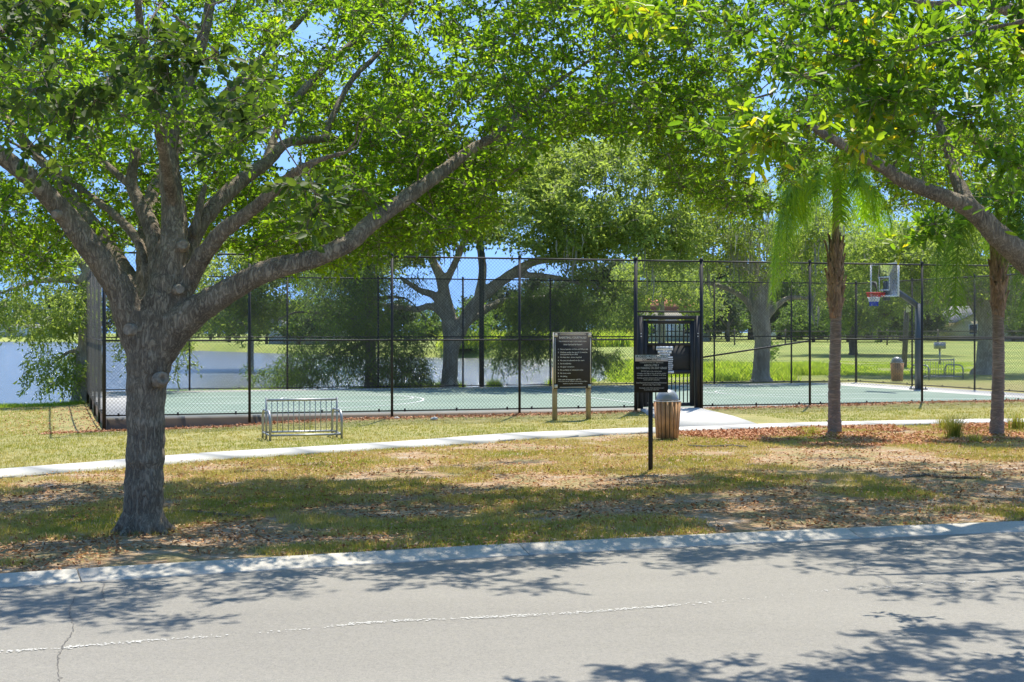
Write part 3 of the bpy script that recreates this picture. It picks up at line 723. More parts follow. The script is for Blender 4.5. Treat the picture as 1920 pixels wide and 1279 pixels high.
g = G(1695, 690); r1 = empty('lamp_post', (g[0], g[1], g[2]), 0, 'thin leaning dark post with two cream lamps, behind the basketball backboard', 'lamp post')
hh = F / g[1]
MB().tube([(0, 0, -.1), (.08, 0, 60 / hh), (.16, 0, 130 / hh)], .14, 10).build('pole', M['bark_dark'], r1, True)
for px_, py_, rr in ((1706, 553, .22), (1703, 586, .15)):
    d = MB(); q = PX(px_, py_, g[1] - .2) - g; d.lathe([(rr * .7, 0), (rr, rr * 2.2), (rr * 1.15, rr * 2.3), (rr * .9, rr * 2.7), (.01, rr * 2.9)], 14, tuple(q)); d.build('lamp_head', M['cream_lamp'], r1, True)
g = G(1762, 683); r2 = empty('box_post', (g[0], g[1], g[2]), 0, 'small pale grey box on a thin post in the field beyond the far bike rack', 'post box')
MB().tube([(0, 0, 0), (0, 0, .85)], .05, 8).build('post', M['galv'], r2)
m = MB(); m.box((0, 0, 1.02), (.55, .4, .34)); m.bar((-.26, -.0, 1.2), (.26, 0, 1.2), .3, .04); m.build('box', M['galv'], r2)

# rocks by the slab
for k, (px_, py_, sz) in enumerate(((814, 788, .09), (744, 786, .07))):
    g = G(px_, py_); m = MB(); u_ = np.linspace(0, math.pi, 7); prof = [(max(.001, math.sin(t)) * sz, math.cos(t) * sz * -.5 + sz * .3) for t in u_]
    m.lathe(prof, 10); V = np.concatenate(m.V); V *= 1 + rng.normal(0, .09, V.shape); m.V = [V]
    o = m.build('rock', M['rock'], None, True); o.location = g; tag(o, ('larger' if k == 0 else 'smaller') + ' pale rock lying in the mulch at the foot of the court slab', 'rock', 'pale rocks by the slab')

# ------------------------------------------------------------------ foliage engine
def norm(a): return a / (np.linalg.norm(a, axis=-1, keepdims=True) + 1e-9)
def leaves(pos, ax, nrm, L, W, tint, hexa=True):
    n = len(pos); ax = norm(ax); sd = norm(np.cross(ax, nrm)); nn = np.cross(sd, ax)
    L = L[:, None]; W = W[:, None]
    if hexa:
        V = np.stack([pos, pos + ax * L * .30 + sd * W * .47 + nn * W * .12, pos + ax * L * .78 + sd * W * .44 + nn * W * .05, pos + ax * L - nn * L * .10,
                      pos + ax * L * .78 - sd * W * .44 + nn * W * .05, pos + ax * L * .30 - sd * W * .47 + nn * W * .12], 1).reshape(-1, 3)
        b = np.arange(n)[:, None] * 6; Q = np.concatenate([b + np.array([0, 1, 2, 3]), b + np.array([0, 3, 4, 5])]); k = 6
    else:
        V = np.stack([pos, pos + ax * L * .5 + sd * W * .5, pos + ax * L, pos + ax * L * .5 - sd * W * .5], 1).reshape(-1, 3)
        Q = np.arange(n)[:, None] * 4 + np.arange(4); k = 4
    return V, Q, np.repeat(tint, k)
def clump_leaves(C, K, Lf, cr, ll, lw, rg, hexa=True, droop=0., up=1.0, flat=.6, tintbase=None, jit=1.0):
    """C (n,3) clump centres; K shoots each with Lf leaves; cr shoot length"""
    n = len(C); d = rg.normal(size=(n, K, 3)); d[..., 2] *= flat; d = norm(d); d[..., 2] -= droop; 
    ln_ = cr * rg.uniform(.55, 1.15, (n, K, 1))
    t = (np.arange(Lf) + .5) / Lf; t = t ** .75
    P = C[:, None, None, :] + d[:, :, None, :] * (ln_[..., None] * t[None, None, :, None]); P[..., 2] -= (droop * .5 + .12) * cr * (t ** 2)[None, None, :]
    P += rg.normal(0, .03 * cr * jit, P.shape)
    a = rg.normal(size=P.shape) * .75 + d[:, :, None, :] * .8; a[..., 2] -= droop
    nr = rg.normal(size=P.shape) * .65; nr[..., 2] += up
    tb = rg.uniform(.15, .75, n) if tintbase is None else tintbase
    ti = np.clip(tb[:, None, None] + rg.normal(0, .16, P.shape[:3]), 0, 1)
    m = P.shape[0] * K * Lf
    return leaves(P.reshape(-1, 3), a.reshape(-1, 3), nr.reshape(-1, 3), ll * rg.uniform(.7, 1.25, m), lw * rg.uniform(.7, 1.2, m), ti.ravel(), hexa), d, ln_
def twigs(mb, limbs, C, rg, r_end=.006, sides=4, shoots=None, sag=.1, rmax=.03):
    """join every clump to the nearest limb or twig already there"""
    nodes = [np.array(l)[len(l) // 3:, :3] for l in limbs]; rad = [np.array(l)[len(l) // 3:, 3] for l in limbs]
    nodes = np.concatenate(nodes); rad = np.concatenate(rad)
    dd = np.min(np.linalg.norm(C[:, None] - nodes[None, ::2], axis=2), axis=1); order = np.argsort(dd)
    cap = len(nodes) + 4 * len(C); NN = np.empty((cap, 3)); RR = np.empty(cap); n = len(nodes); NN[:n] = nodes; RR[:n] = rad
    for q in order:
        c = C[q]; dv = np.linalg.norm(NN[:n] - c, axis=1); k = int(np.argmin(dv)); L = dv[k]
        if L < .05: continue
        a = NN[k]; mid1 = a + (c - a) * .35 + rg.normal(0, .09 * L, 3) + np.array((0, 0, sag * L)); mid2 = a + (c - a) * .7 + rg.normal(0, .07 * L, 3) + np.array((0, 0, sag * .8 * L))
        ra = min(RR[k] * .7, rmax, r_end + .012 * L)
        mb.tube(np.array([a, mid1, mid2, c]), [ra, ra * .75, ra * .55, r_end], sides, False)
        for p, r_ in ((mid1, ra * .75), (mid2, ra * .55), (c, r_end)): NN[n] = p; RR[n] = max(r_, r_end); n += 1
    if shoots is not None:
        d, l_ = shoots; n_, K = d.shape[:2]
        a3 = np.repeat(C[:, None], K, 1).reshape(-1, 3); b3 = (C[:, None] + d * l_).reshape(-1, 3); b3[:, 2] -= .1 * l_.reshape(-1); m = len(a3)
        dr = norm(b3 - a3); s1 = norm(np.cross(dr, np.array((.3, .2, 1.)))); s2 = np.cross(dr, s1); VV = []
        for p, r_ in ((a3, r_end), (b3, r_end * .4)):
            for an in (0, 2.094, 4.189): VV.append(p + r_ * (math.cos(an) * s1 + math.sin(an) * s2))
        VV = np.concatenate(VV); ar = np.arange(m)
        mb.add(VV, np.concatenate([np.stack([ar + q * m, ar + ((q + 1) % 3) * m, ar + (3 + (q + 1) % 3) * m, ar + (3 + q) * m], 1) for q in range(3)]))
def leaf_object(name, parts, mat, parent, inv):
    m = MB()
    for V, Q, A in parts: m.add(V - inv, Q, val=A)
    return m.build(name, mat, parent, attr=True)
def limb_px(pts, Y0, dY=0, jit=0):
    """pts (px,py,rpx[,Yoffset]) traced on the photograph, set at their own distance"""
    out = []
    for k, q in enumerate(pts):
        Y = Y0 + (q[3] if len(q) > 3 else dY * k / (len(pts) - 1)); p = PX(q[0], q[1], Y); out.append((*p, q[2] * Y / F))
    return smooth_path(out, 6)
def proj(C): return 960 + C[:, 0] / C[:, 1] * F, HY - (C[:, 2] - CZ) / C[:, 1] * F

# ------------------------------------------------------------------ the big oak on the left
TY = 15.0
base = PX(268, 985, TY); base[2] = Z(base[0], base[1])
trunk = limb_px([(268, 1010, 54, 0), (268, 985, 47, 0), (269, 955, 43, 0), (270, 915, 42, 0), (272, 850, 41, 0), (273, 770, 41, 0), (276, 710, 44, 0), (282, 660, 50, 0), (290, 620, 50, 0), (305, 570, 42, 0), (316, 520, 37, .05), (326, 460, 31, .1), (326, 390, 27, .2), (318, 320, 23, .3), (320, 250, 19, .4), (340, 180, 16, .5), (368, 110, 14, .7), (390, 30, 12, .9), (400, -70, 10, 1.1), (395, -200, 8, 1.3)], TY)
L1 = limb_px([(285, 690, 36, 0), (252, 630, 33, -.05), (222, 540, 31, -.1), (168, 462, 27, -.2), (115, 395, 24, -.3), (58, 335, 21, -.5), (0, 290, 19, -.6), (-80, 235, 16, -.8), (-200, 170, 12, -1.0), (-330, 60, 8, -1.2)], TY)
L7 = limb_px([(290, 670, 38, 0), (335, 610, 37, -.08), (380, 575, 32, -.15), (430, 545, 27, -.2), (500, 508, 24, -.3), (580, 487, 21, -.3), (650, 457, 20, -.2), (700, 415, 19, 0), (760, 372, 17, .2), (830, 322, 15, .5), (880, 282, 12, .8), (935, 250, 9, 1.1), (1000, 190, 7, 1.6), (1080, 130, 5, 2.2), (1160, 80, 4, 2.6)], TY)
L3 = limb_px([(300, 580, 20, .1), (295, 500, 20, .25), (288, 440, 19, .4), (264, 385, 16, .6), (246, 345, 13, .7), (252, 300, 11, .75), (253, 282, 10, .8)], TY)
L3b = limb_px([(248, 352, 9, .7), (215, 322, 8, .9), (185, 296, 7, 1.1), (155, 268, 6, 1.4), (100, 220, 4, 2.0)], TY)
L4 = limb_px([(283, 560, 12, .2), (264, 465, 11, .5), (225, 412, 9.5, .9), (180, 376, 8, 1.3), (130, 338, 7, 1.8), (80, 300, 5, 2.4), (10, 260, 4, 3.0)], TY)
L5 = limb_px([(318, 560, 22, .1), (345, 490, 21, .3), (372, 425, 19, .5), (412, 376, 18, .7), (455, 338, 16, .9), (505, 300, 13, 1.2), (540, 268, 11, 1.4), (605, 262, 9, 1.7), (690, 268, 7, 2.1), (760, 262, 5, 2.5), (850, 230, 4, 3.0)], TY)
L5b = limb_px([(608, 262, 8, 1.7), (625, 215, 7.5, 1.9), (660, 150, 6.5, 2.2), (700, 110, 6, 2.5), (740, 60, 5, 2.8), (790, -20, 4, 3.2)], TY)
L5c = limb_px([(500, 303, 10, 1.2), (520, 245, 9, 1.5), (560, 180, 9, 1.9), (605, 130, 8, 2.2), (650, 90, 7, 2.5), (700, 35, 6, 2.8), (750, -60, 5, 3.2)], TY)
L6 = limb_px([(315, 610, 24, -.05), (352, 530, 22, 0), (382, 478, 20, -.1), (420, 432, 18, -.2), (470, 396, 15, -.3), (520, 352, 13, -.5), (562, 318, 10, -.7), (600, 300, 7, -.8), (650, 285, 5, -.9)], TY)
L8 = limb_px([(300, 600, 22, .3), (270, 480, 18, 1.2), (300, 330, 14, 2.4), (420, 180, 10, 3.6), (560, 40, 7, 4.6), (640, -60, 5, 5.2)], TY)
L9 = limb_px([(290, 600, 22, .3), (230, 500, 18, 1.4), (160, 400, 14, 2.8), (60, 280, 10, 4.2), (-40, 160, 7, 5.2)], TY)
L10 = limb_px([(326, 390, 14, .2), (300, 250, 12, -.6), (270, 100, 10, -1.2), (250, -80, 7, -1.6)], TY)
S1 = limb_px([(362, 445, 8, .3), (375, 385, 9, .4), (385, 345, 6, .5)], TY)
for q_ in (trunk, L1, L7, L3, L3b, L4, L5, L5b, L5c, L6, L8, L9, L10, S1): q_[:, 3] *= .87
limbs = [trunk, L1, L7, L3, L3b, L4, L5, L5b, L5c, L6, L8, L9, L10, S1]
oak = empty('oak_tree', base, 0, 'large spreading oak with thick forked grey trunk standing in the verge at left', 'tree', 'trees')
def wood(limbs, root_loc, mat, parent, voxel=.022, name='trunk', roots=True, sides=14, rg=rng):
    m = MB()
    for q in limbs:
        q = np.array(q); rr = q[:, 3] * (1 + rg.normal(0, .014, len(q))); P = q[:, :3] - root_loc
        P = P + rg.normal(0, 1, P.shape) * (q[:, 3:4] * .022)
        m.tube(P, rr, sides, True)
    if roots:
        r0 = limbs[0][8, 3] * .82
        for an in roots if isinstance(roots, (list, tuple)) else np.arange(7) * .9 + .3:
            ln_ = r0 * rg.uniform(1.7, 2.5); d = np.array((math.cos(an), math.sin(an), 0)); a = rg.normal(0, .15)
            pts = [d * r0 * .35 + (0, 0, r0 * 2.4), d * r0 * .85 + (0, 0, r0 * 1.1), d * r0 * 1.35 + (0, 0, r0 * .35), d * ln_ * .75 + (0, 0, .01), d * ln_ + (0, 0, -.08)]
            m.tube(smooth_path(pts, 4), np.linspace(r0 * .45, r0 * .13, 17), 8)
    o = m.build(name, mat, parent, True)
    if voxel:
        md = o.modifiers.new('blend', 'REMESH'); md.mode = 'VOXEL'; md.voxel_size = voxel; md.use_smooth_shade = True
        sm_ = o.modifiers.new('soft', 'SMOOTH'); sm_.iterations = 4; sm_.factor = .5
        tx = bpy.data.textures.new(name + '_relief', 'CLOUDS'); tx.noise_scale = .09; tx.noise_depth = 3
        dm = o.modifiers.new('relief', 'DISPLACE'); dm.texture = tx; dm.strength = .02; dm.mid_level = .5; dm.texture_coords = 'LOCAL'
    return o
wood(limbs, base, M['bark'], oak, .019, roots=[.2, 1.1, 2.4, 3.5, 4.3, 5.15, 5.75])
# healed pruning cuts
def scar(px, py, r, Y, face=(0, -1, .1), ring=False, parent=oak, b0=base):
    c = PX(px, py, Y) - b0; rr = r * Y / F; f = Vector(face).normalized(); q = f.to_track_quat('Z', 'Y'); m = MB()
    pr = [(rr * 1.35, -.08), (rr * 1.2, -.02), (rr * 1.06, 0), (rr * 1.05, rr * .35), (rr * .85, rr * .5), (rr * .6, rr * .4)] + ([(rr * .4, rr * .05), (.001, -.02)] if ring else [(rr * .45, rr * .42), (rr * .2, rr * .35), (.001, rr * .38)])
    m.lathe(pr, 18); V = np.concatenate(m.V); V = V * (1 + rng.normal(0, .03, V.shape)); V = np.array([q @ Vector(v) for v in V]) + c; m.V = [V]
    m.build('pruning_scar', M['scar'], parent, True)
scar(242, 618, 11, TY - .20, (-.5, -1, .1)); scar(304, 710, 12, TY - .24, (.55, -1, .25), True); scar(346, 610, 9, TY - .20, (.4, -1, 0)); scar(343, 459, 9, TY - .1, (.2, -1, .1)); scar(337, 543, 8, TY - .18, (.5, -1, 0))
scar(104, 402, 8, TY - .42, (-.4, -1, -.2)); scar(253, 282, 8, TY + .8, (0, -.4, 1))

def over(regs, rg, hid=True):
    """foliage high in a crown: found from where it must stand to shade a patch of ground"""
    out = []
    for x0, x1, y0, y1, n, thr in regs:
        while n > 0:
            px_, py_ = rg.uniform(x0, x1), rg.uniform(y0, y1)
            Ys = (CZ + .13) * F / (py_ - HY); Xs = (px_ - 960) / F * Ys
            if vnoise(np.array([Xs * 1.0]), np.array([Ys * 1.6]), 1.0, 71, 2)[0] < thr: continue
            z = (CZ + .2247 * Ys + .3) / .8944 + rg.uniform(.15, 1.0); n -= 1
            out.append((Xs + .15 * z, Ys + .47 * z, z))
    return np.array(out)
def sample_crown(rg, n, cen, rad, inner=.35, low=None, keepout=None, extra=None):
    out = []
    while len(out) < n:
        p = rg.uniform(-1, 1, (4000, 3)); r = np.linalg.norm(p, axis=1); p = p[(r < 1) & (r > inner)]
        P = cen + p * rad
        ok = np.ones(len(P), bool); x, y = proj(P)
        if low is not None: ok &= y < np.interp(x, low[0], low[1])
        if keepout is not None: ok &= ~keepout(P, x, y)
        if extra is not None: ok &= extra(P, x, y)
        out += list(P[ok])
    return np.array(out[:n])
def near_poly(x, y, pts, wd):
    d = np.full(x.shape, 1e9)
    for a, b in zip(pts[:-1], pts[1:]):
        a = np.array(a, float); b = np.array(b, float); e = b - a; t = np.clip(((x - a[0]) * e[0] + (y - a[1]) * e[1]) / e.dot(e), 0, 1)
        d = np.minimum(d, np.hypot(x - a[0] - t * e[0], y - a[1] - t * e[1]))
    return d < wd
lowx = [-900, -200, 0, 120, 230, 300, 420, 500, 600, 700, 800, 900, 950, 1000, 1100, 1200, 1290, 1325, 1345, 1500]
lowy = [520, 560, 540, 480, 450, 440, 450, 510, 505, 470, 445, 430, 340, 285, 260, 255, 265, 150, -50, -200]
limbpx = [[(250, 620), (215, 530), (165, 460), (115, 395), (60, 335), (0, 290)], [(290, 640), (316, 520), (326, 440), (322, 330)], [(330, 615), (420, 545), (580, 485), (700, 415), (830, 320), (900, 270)],
          [(290, 500), (285, 440), (250, 350), (253, 285)], [(350, 480), (412, 376), (505, 300)], [(352, 530), (420, 432), (520, 350)], [(600, 262), (700, 268)], [(605, 262), (660, 150), (700, 110)], [(372, 150), (390, 20)]]
rgm = np.random.default_rng(11)
def keep_main(P, x, y):
    front = P[:, 1] < TY + 1.2
    k = np.zeros(len(P), bool)
    for q in limbpx: k |= near_poly(x, y, q, 46)
    k &= front
    k |= (P[:, 1] < TY + .8) & (x > 140) & (x < 520) & (y > 290)
    # the road in front stays sunny: no foliage whose shadow would land well out on it
    sx = P[:, 0] - .15 * P[:, 2]; sy = P[:, 1] - .47 * (P[:, 2] + .15)
    dk = (sy - kerbY(sx)) * .945
    k |= (dk < -1.7) | ((dk < -.35) & ~(((sx > -5.2) & (sx < -1.7)) | ((sx > -1.3) & (sx < .75) & (dk > -1.0))))
    # open gaps of sky
    g = vnoise(x + 900, y + 900, 120, 21, 2); k |= (g < .30) & (y < 420)
    k |= near_poly(x, y, [(1105, 270), (1125, 285)], 30) | near_poly(x, y, [(560, 60), (600, 40)], 34) | near_poly(x, y, [(470, 290), (540, 240)], 22)
    return k
C = sample_crown(rgm, 2350, np.array((-3.4, 17.3, 5.2)), np.array((6.4, 5.6, 3.3)), .30, (lowx, lowy), keep_main, lambda P, x, y: (y > -120) & (x > -260))
Cl = sample_crown(rgm, 420, np.array((-2.2, 18.0, 4.4)), np.array((5.4, 4.6, 2.3)), .2, (lowx, lowy), keep_main, lambda P, x, y: (y > 180) & (x > 380))
Cx = sample_crown(rgm, 90, np.array((-2.5, 20.5, 7.0)), np.array((8.5, 5.0, 1.6)), .0, None, lambda P, x, y: (P[:, 1] - .47 * P[:, 2] > 22.0) | (P[:, 1] - .47 * P[:, 2] < 13.0), lambda P, x, y: y < -60)
Ch = sample_crown(rgm, 190, np.array((-3.6, 17.0, 6.3)), np.array((7.0, 5.4, 3.6)), .35, None, lambda P, x, y: (P[:, 2] < 4.9) | keep_main(P, x, y), lambda P, x, y: (y < -90) | (x < -230))
Cv = np.concatenate([C, Cl]); Ch = np.concatenate([Ch, Cx, over([(300, 1120, 862, 1010, 135, .50), (-150, 300, 890, 1040, 34, .48), (0, 440, 1105, 1165, 13, .3), (620, 1060, 1062, 1098, 12, .2)], rgm)])
tb = np.clip(.35 + .5 * (vnoise(Cv[:, 0] + 40, Cv[:, 2] * 2 + 40, 1.3, 8) - .5) + rgm.normal(0, .10, len(Cv)), 0, 1)
(lv, sh_d, sh_l) = clump_leaves(Cv, 7, 9, .30, .066, .033, rgm, tintbase=tb)
lh, _, _ = clump_leaves(Ch, 6, 8, .42, .11, .05, rgm, hexa=False)
tw = MB(); twigs(tw, [l - np.array((*base, 0)) for l in limbs], Cv - base, rgm, .005, 4, (sh_d, sh_l), .1, .035); twigs(tw, [l - np.array((*base, 0)) for l in limbs], Ch - base, rgm, .008, 3, None, .1, .03)
tw.build('twigs', M['bark'], oak, True)
leaf_object('crown', [lv, lh], M['leaf_main'], oak, base)

# ------------------------------------------------------------------ the tree whose limb comes in from the right
RB = np.array((7.35, 17.6, 0)); RB[2] = Z(7.35, 17.6)
oak2 = empty('oak_tree', RB, 0, 'olive green tree reaching in from the right edge with one long slanting limb', 'tree', 'trees')
RT = smooth_path([(7.35, 17.6, -.3, .42), (7.35, 17.6, .1, .34), (7.3, 17.6, 1.2, .27), (7.2, 17.5, 2.0, .27), (7.3, 17.4, 3.2, .2), (7.5, 17.4, 4.6, .15), (7.4, 17.3, 6.2, .1), (7.3, 17.2, 7.6, .06)], 6)
def start(pts): return pts
RL = np.concatenate([smooth_path([(7.3, 17.6, 1.3, .22), (6.9, 17.3, 1.95, .2), tuple(PX(1985, 545, 16.9)) + (.19,), tuple(PX(1920, 485, 16.7)) + (.165,), tuple(PX(1870, 440, 16.5)) + (.15,), tuple(PX(1820, 392, 16.4)) + (.125,), tuple(PX(1762, 366, 16.2)) + (.10,), tuple(PX(1700, 341, 16.1)) + (.093,), tuple(PX(1650, 310, 16.0)) + (.082,), tuple(PX(1600, 280, 15.9)) + (.072,), tuple(PX(1550, 255, 15.8)) + (.06,), tuple(PX(1510, 228, 15.8)) + (.035,)], 6)])
RL2 = smooth_path([tuple(PX(1818, 390, 16.4)) + (.10,), tuple(PX(1795, 340, 16.6)) + (.075,), tuple(PX(1775, 270, 16.9)) + (.06,), tuple(PX(1740, 180, 17.2)) + (.045,), tuple(PX(1690, 60, 17.5)) + (.03,)], 6)
RL3 = smooth_path([(7.3, 17.5, 2.6, .16), tuple(PX(2060, 260, 16.0)) + (.12,), tuple(PX(1950, 60, 15.2)) + (.09,), tuple(PX(1840, 5, 14.9)) + (.055,), tuple(PX(1740, 8, 14.8)) + (.04,), tuple(PX(1640, -20, 14.8)) + (.025,)], 6)
RL4 = smooth_path([(7.3, 17.5, 2.8, .15), (6.6, 19, 4.0, .11), (5.6, 20.5, 5.0, .08), (4.2, 21.5, 5.6, .05)], 6)
RL5 = smooth_path([(7.3, 17.5, 2.4, .15), (8.6, 16.8, 3.6, .11), (10, 16, 4.6, .08), (11.5, 15.6, 5.2, .05)], 6)
RL[:, 3] *= .88
rl = [RT, RL, RL2, RL3, RL4, RL5]
wood(rl, RB, M['bark'], oak2, .022)
rgr = np.random.default_rng(12)
lowx2 = [1100, 1180, 1250, 1340, 1430, 1480, 1560, 1640, 1700, 1760, 1850, 1920, 2300]; lowy2 = [-100, 150, 350, 410, 400, 330, 300, 320, 400, 380, 360, 360, 420]
def keep_r(P, x, y):
    k = near_poly(x, y, [(1920, 485), (1820, 392), (1700, 341), (1600, 280), (1550, 255)], 52) & (P[:, 1] < 17.2)
    sx = P[:, 0] - .15 * P[:, 2]; sy = P[:, 1] - .47 * (P[:, 2] + .15); dk = (sy - kerbY(sx)) * .945
    k |= (dk < -2.0) | ((dk < -.5) & (sx < 1.3)) | ((dk < -1.0) & (sx < 2.6))
    g = vnoise(x + 900, y + 900, 90, 27, 2); k |= (g < .36)
    return k
C2 = sample_crown(rgr, 1100, np.array((6.3, 18.5, 5.4)), np.array((6.3, 5.8, 3.4)), .3, (lowx2, lowy2), keep_r, lambda P, x, y: (y > -120) & (x < 2150))
C2l = sample_crown(rgr, 190, np.array((4.2, 18.8, 4.1)), np.array((3.2, 3.4, 1.6)), .1, (lowx2, lowy2), keep_r, lambda P, x, y: (y > 120) & (x < 1700))
C2 = np.concatenate([C2, C2l])
Cx2 = sample_crown(rgr, 90, np.array((5.6, 19.5, 7.2)), np.array((7.5, 5.5, 1.6)), .0, None, lambda P, x, y: (P[:, 1] - .47 * P[:, 2] > 22.0) | (P[:, 1] - .47 * P[:, 2] < 13.2), lambda P, x, y: y < -60)
C2h = sample_crown(rgr, 150, np.array((7.4, 17.6, 6.2)), np.array((6.8, 5.6, 3.4)), .35, None, lambda P, x, y: (P[:, 2] < 5.2) | keep_r(P, x, y), lambda P, x, y: (y < -90) | (x > 2100))
C2h = np.concatenate([C2h, Cx2, over([(1100, 2000, 862, 975, 150, .48), (1250, 2000, 1010, 1060, 30, .3), (1650, 2050, 1050, 1130, 16, .3)], rgr)])
lv, d_, l_ = clump_leaves(C2, 7, 9, .30, .064, .030, rgr); lh, _, _ = clump_leaves(C2h, 6, 8, .42, .11, .05, rgr, hexa=False)
tw = MB(); bb = np.array((*RB, 0)); twigs(tw, [l - bb for l in rl], C2 - RB, rgr, .005, 4, (d_, l_), .1, .03); twigs(tw, [l - bb for l in rl], C2h - RB, rgr, .008, 3, None, .1, .03)
tw.build('twigs', M['bark'], oak2, True); leaf_object('crown', [lv, lh], M['leaf_right'], oak2, RB)

# ------------------------------------------------------------------ two trees on the near side of the road: only branches reach the picture
def near_tree(name, B, limbs_, Cc, mat, ll, lw, label, seed, K=6, Lf=8, cr=.22):
    rg = np.random.default_rng(seed); B = np.array(B, float); r_ = empty(name, B, 0, label, 'tree', 'trees'); lb_ = [smooth_path(q, 6) for q in limbs_]
    wood(lb_, B, M['bark'], r_, .03)
    lv, d_, l_ = clump_leaves(Cc, K, Lf, cr, ll, lw, rg, jit=1.6); tw = MB(); b4 = np.array((*B, 0)); twigs(tw, [l - b4 for l in lb_], Cc - B, rg, .0035, 4, (d_, l_), .08, .016)
    tw.build('twigs', M['bark'], r_, True); leaf_object('crown', [lv], mat, r_, B)
rg = np.random.default_rng(31)
def pxcl(spec, rg):
    out = []
    for cx, cy, rx, ry, y0, y1, n in spec:
        for _ in range(n):
            a = rg.uniform(0, 6.28); r = math.sqrt(rg.random()); Y = rg.uniform(y0, y1); out.append(PX(cx + rx * r * math.cos(a), cy + ry * r * math.sin(a), Y))
    return np.array(out)
Cn = pxcl([(1630, 130, 150, 90, 8.6, 10.2, 18), (1720, 210, 130, 70, 8.6, 10.0, 12), (1400, 240, 80, 30, 8.4, 9.4, 5), (1420, 90, 60, 60, 9, 10, 4), (1860, 160, 80, 130, 8.8, 10.4, 9), (1820, 40, 150, 50, 9, 10.5, 8), (1500, 30, 160, 60, 9.5, 11, 7), (1200, 20, 90, 25, 9, 10.5, 4),
            (1860, 330, 80, 60, 9.5, 11, 4), (1700, -80, 260, 80, 9.5, 11.5, 16), (1950, -60, 160, 160, 9.5, 11.5, 10), (2050, 150, 100, 150, 9.5, 11.5, 8), (1750, 420, 60, 35, 11, 12, 3)], rg)
Cn = np.concatenate([Cn, over([(1180, 1560, 1235, 1320, 12, .3), (1560, 2000, 1165, 1300, 26, .3)], rg)])
near_tree('broadleaf_tree', (6.2, 5.2, -.12), [[(6.2, 5.2, -.3, .26), (6.2, 5.2, .2, .22), (6.15, 5.3, 1.8, .18), (6.0, 5.6, 3.2, .15), (5.8, 6.2, 4.6, .11), (5.4, 7.0, 5.8, .07)],
    [(6.0, 5.6, 2.9, .12), (5.3, 7.2, 3.8, .09), (4.4, 9.0, 4.3, .06), (3.2, 10.0, 4.35, .035), (2.0, 10.3, 4.1, .02)], [(5.0, 8.0, 4.0, .06), (3.8, 8.8, 3.9, .035), (2.7, 9.1, 3.7, .02), (1.6, 9.0, 3.35, .012)], [(6.0, 5.7, 3.2, .1), (6.6, 7.5, 4.6, .06), (6.8, 9.5, 5.2, .03)]],
    Cn, M['leaf_near'], .082, .034, 'yellow green broad leaved branches hanging in at the upper right, nearest of the trees', 32, 8, 10, .25)
Cd = pxcl([(180, 90, 190, 80, 7.2, 8.6, 11), (330, 150, 150, 60, 7.2, 8.4, 8), (120, 200, 120, 60, 7.2, 8.6, 4), (560, 395, 60, 55, 7.6, 8.6, 5), (460, 250, 60, 50, 7.4, 8.4, 3), (60, 30, 120, 50, 7.2, 8.6, 5), (250, -80, 300, 70, 7.2, 9, 12), (-80, 100, 80, 150, 7.2, 9, 8), (70, 330, 50, 60, 7.6, 8.6, 2)], rg)
near_tree('laurel_tree', (-4.6, 3.2, -.12), [[(-4.6, 3.2, -.3, .22), (-4.6, 3.2, .2, .18), (-4.6, 3.3, 1.8, .15), (-4.4, 3.6, 3.2, .12), (-4.1, 4.2, 4.6, .08), (-3.9, 4.8, 5.6, .05)],
    [(-4.4, 3.5, 2.9, .09), (-3.9, 5.0, 3.7, .07), (-3.2, 6.6, 4.0, .05), (-2.4, 7.6, 3.9, .03), (-1.7, 8.0, 3.5, .018), (-1.3, 8.1, 3.0, .01)], [(-3.6, 5.8, 3.85, .04), (-3.0, 7.2, 3.6, .025), (-2.3, 8.0, 3.3, .012)]],
    Cd, M['leaf_dim'], .07, .040, 'dark green leafy branches hanging in at the top left, nearer than the big oak', 33, 5, 7, .2)

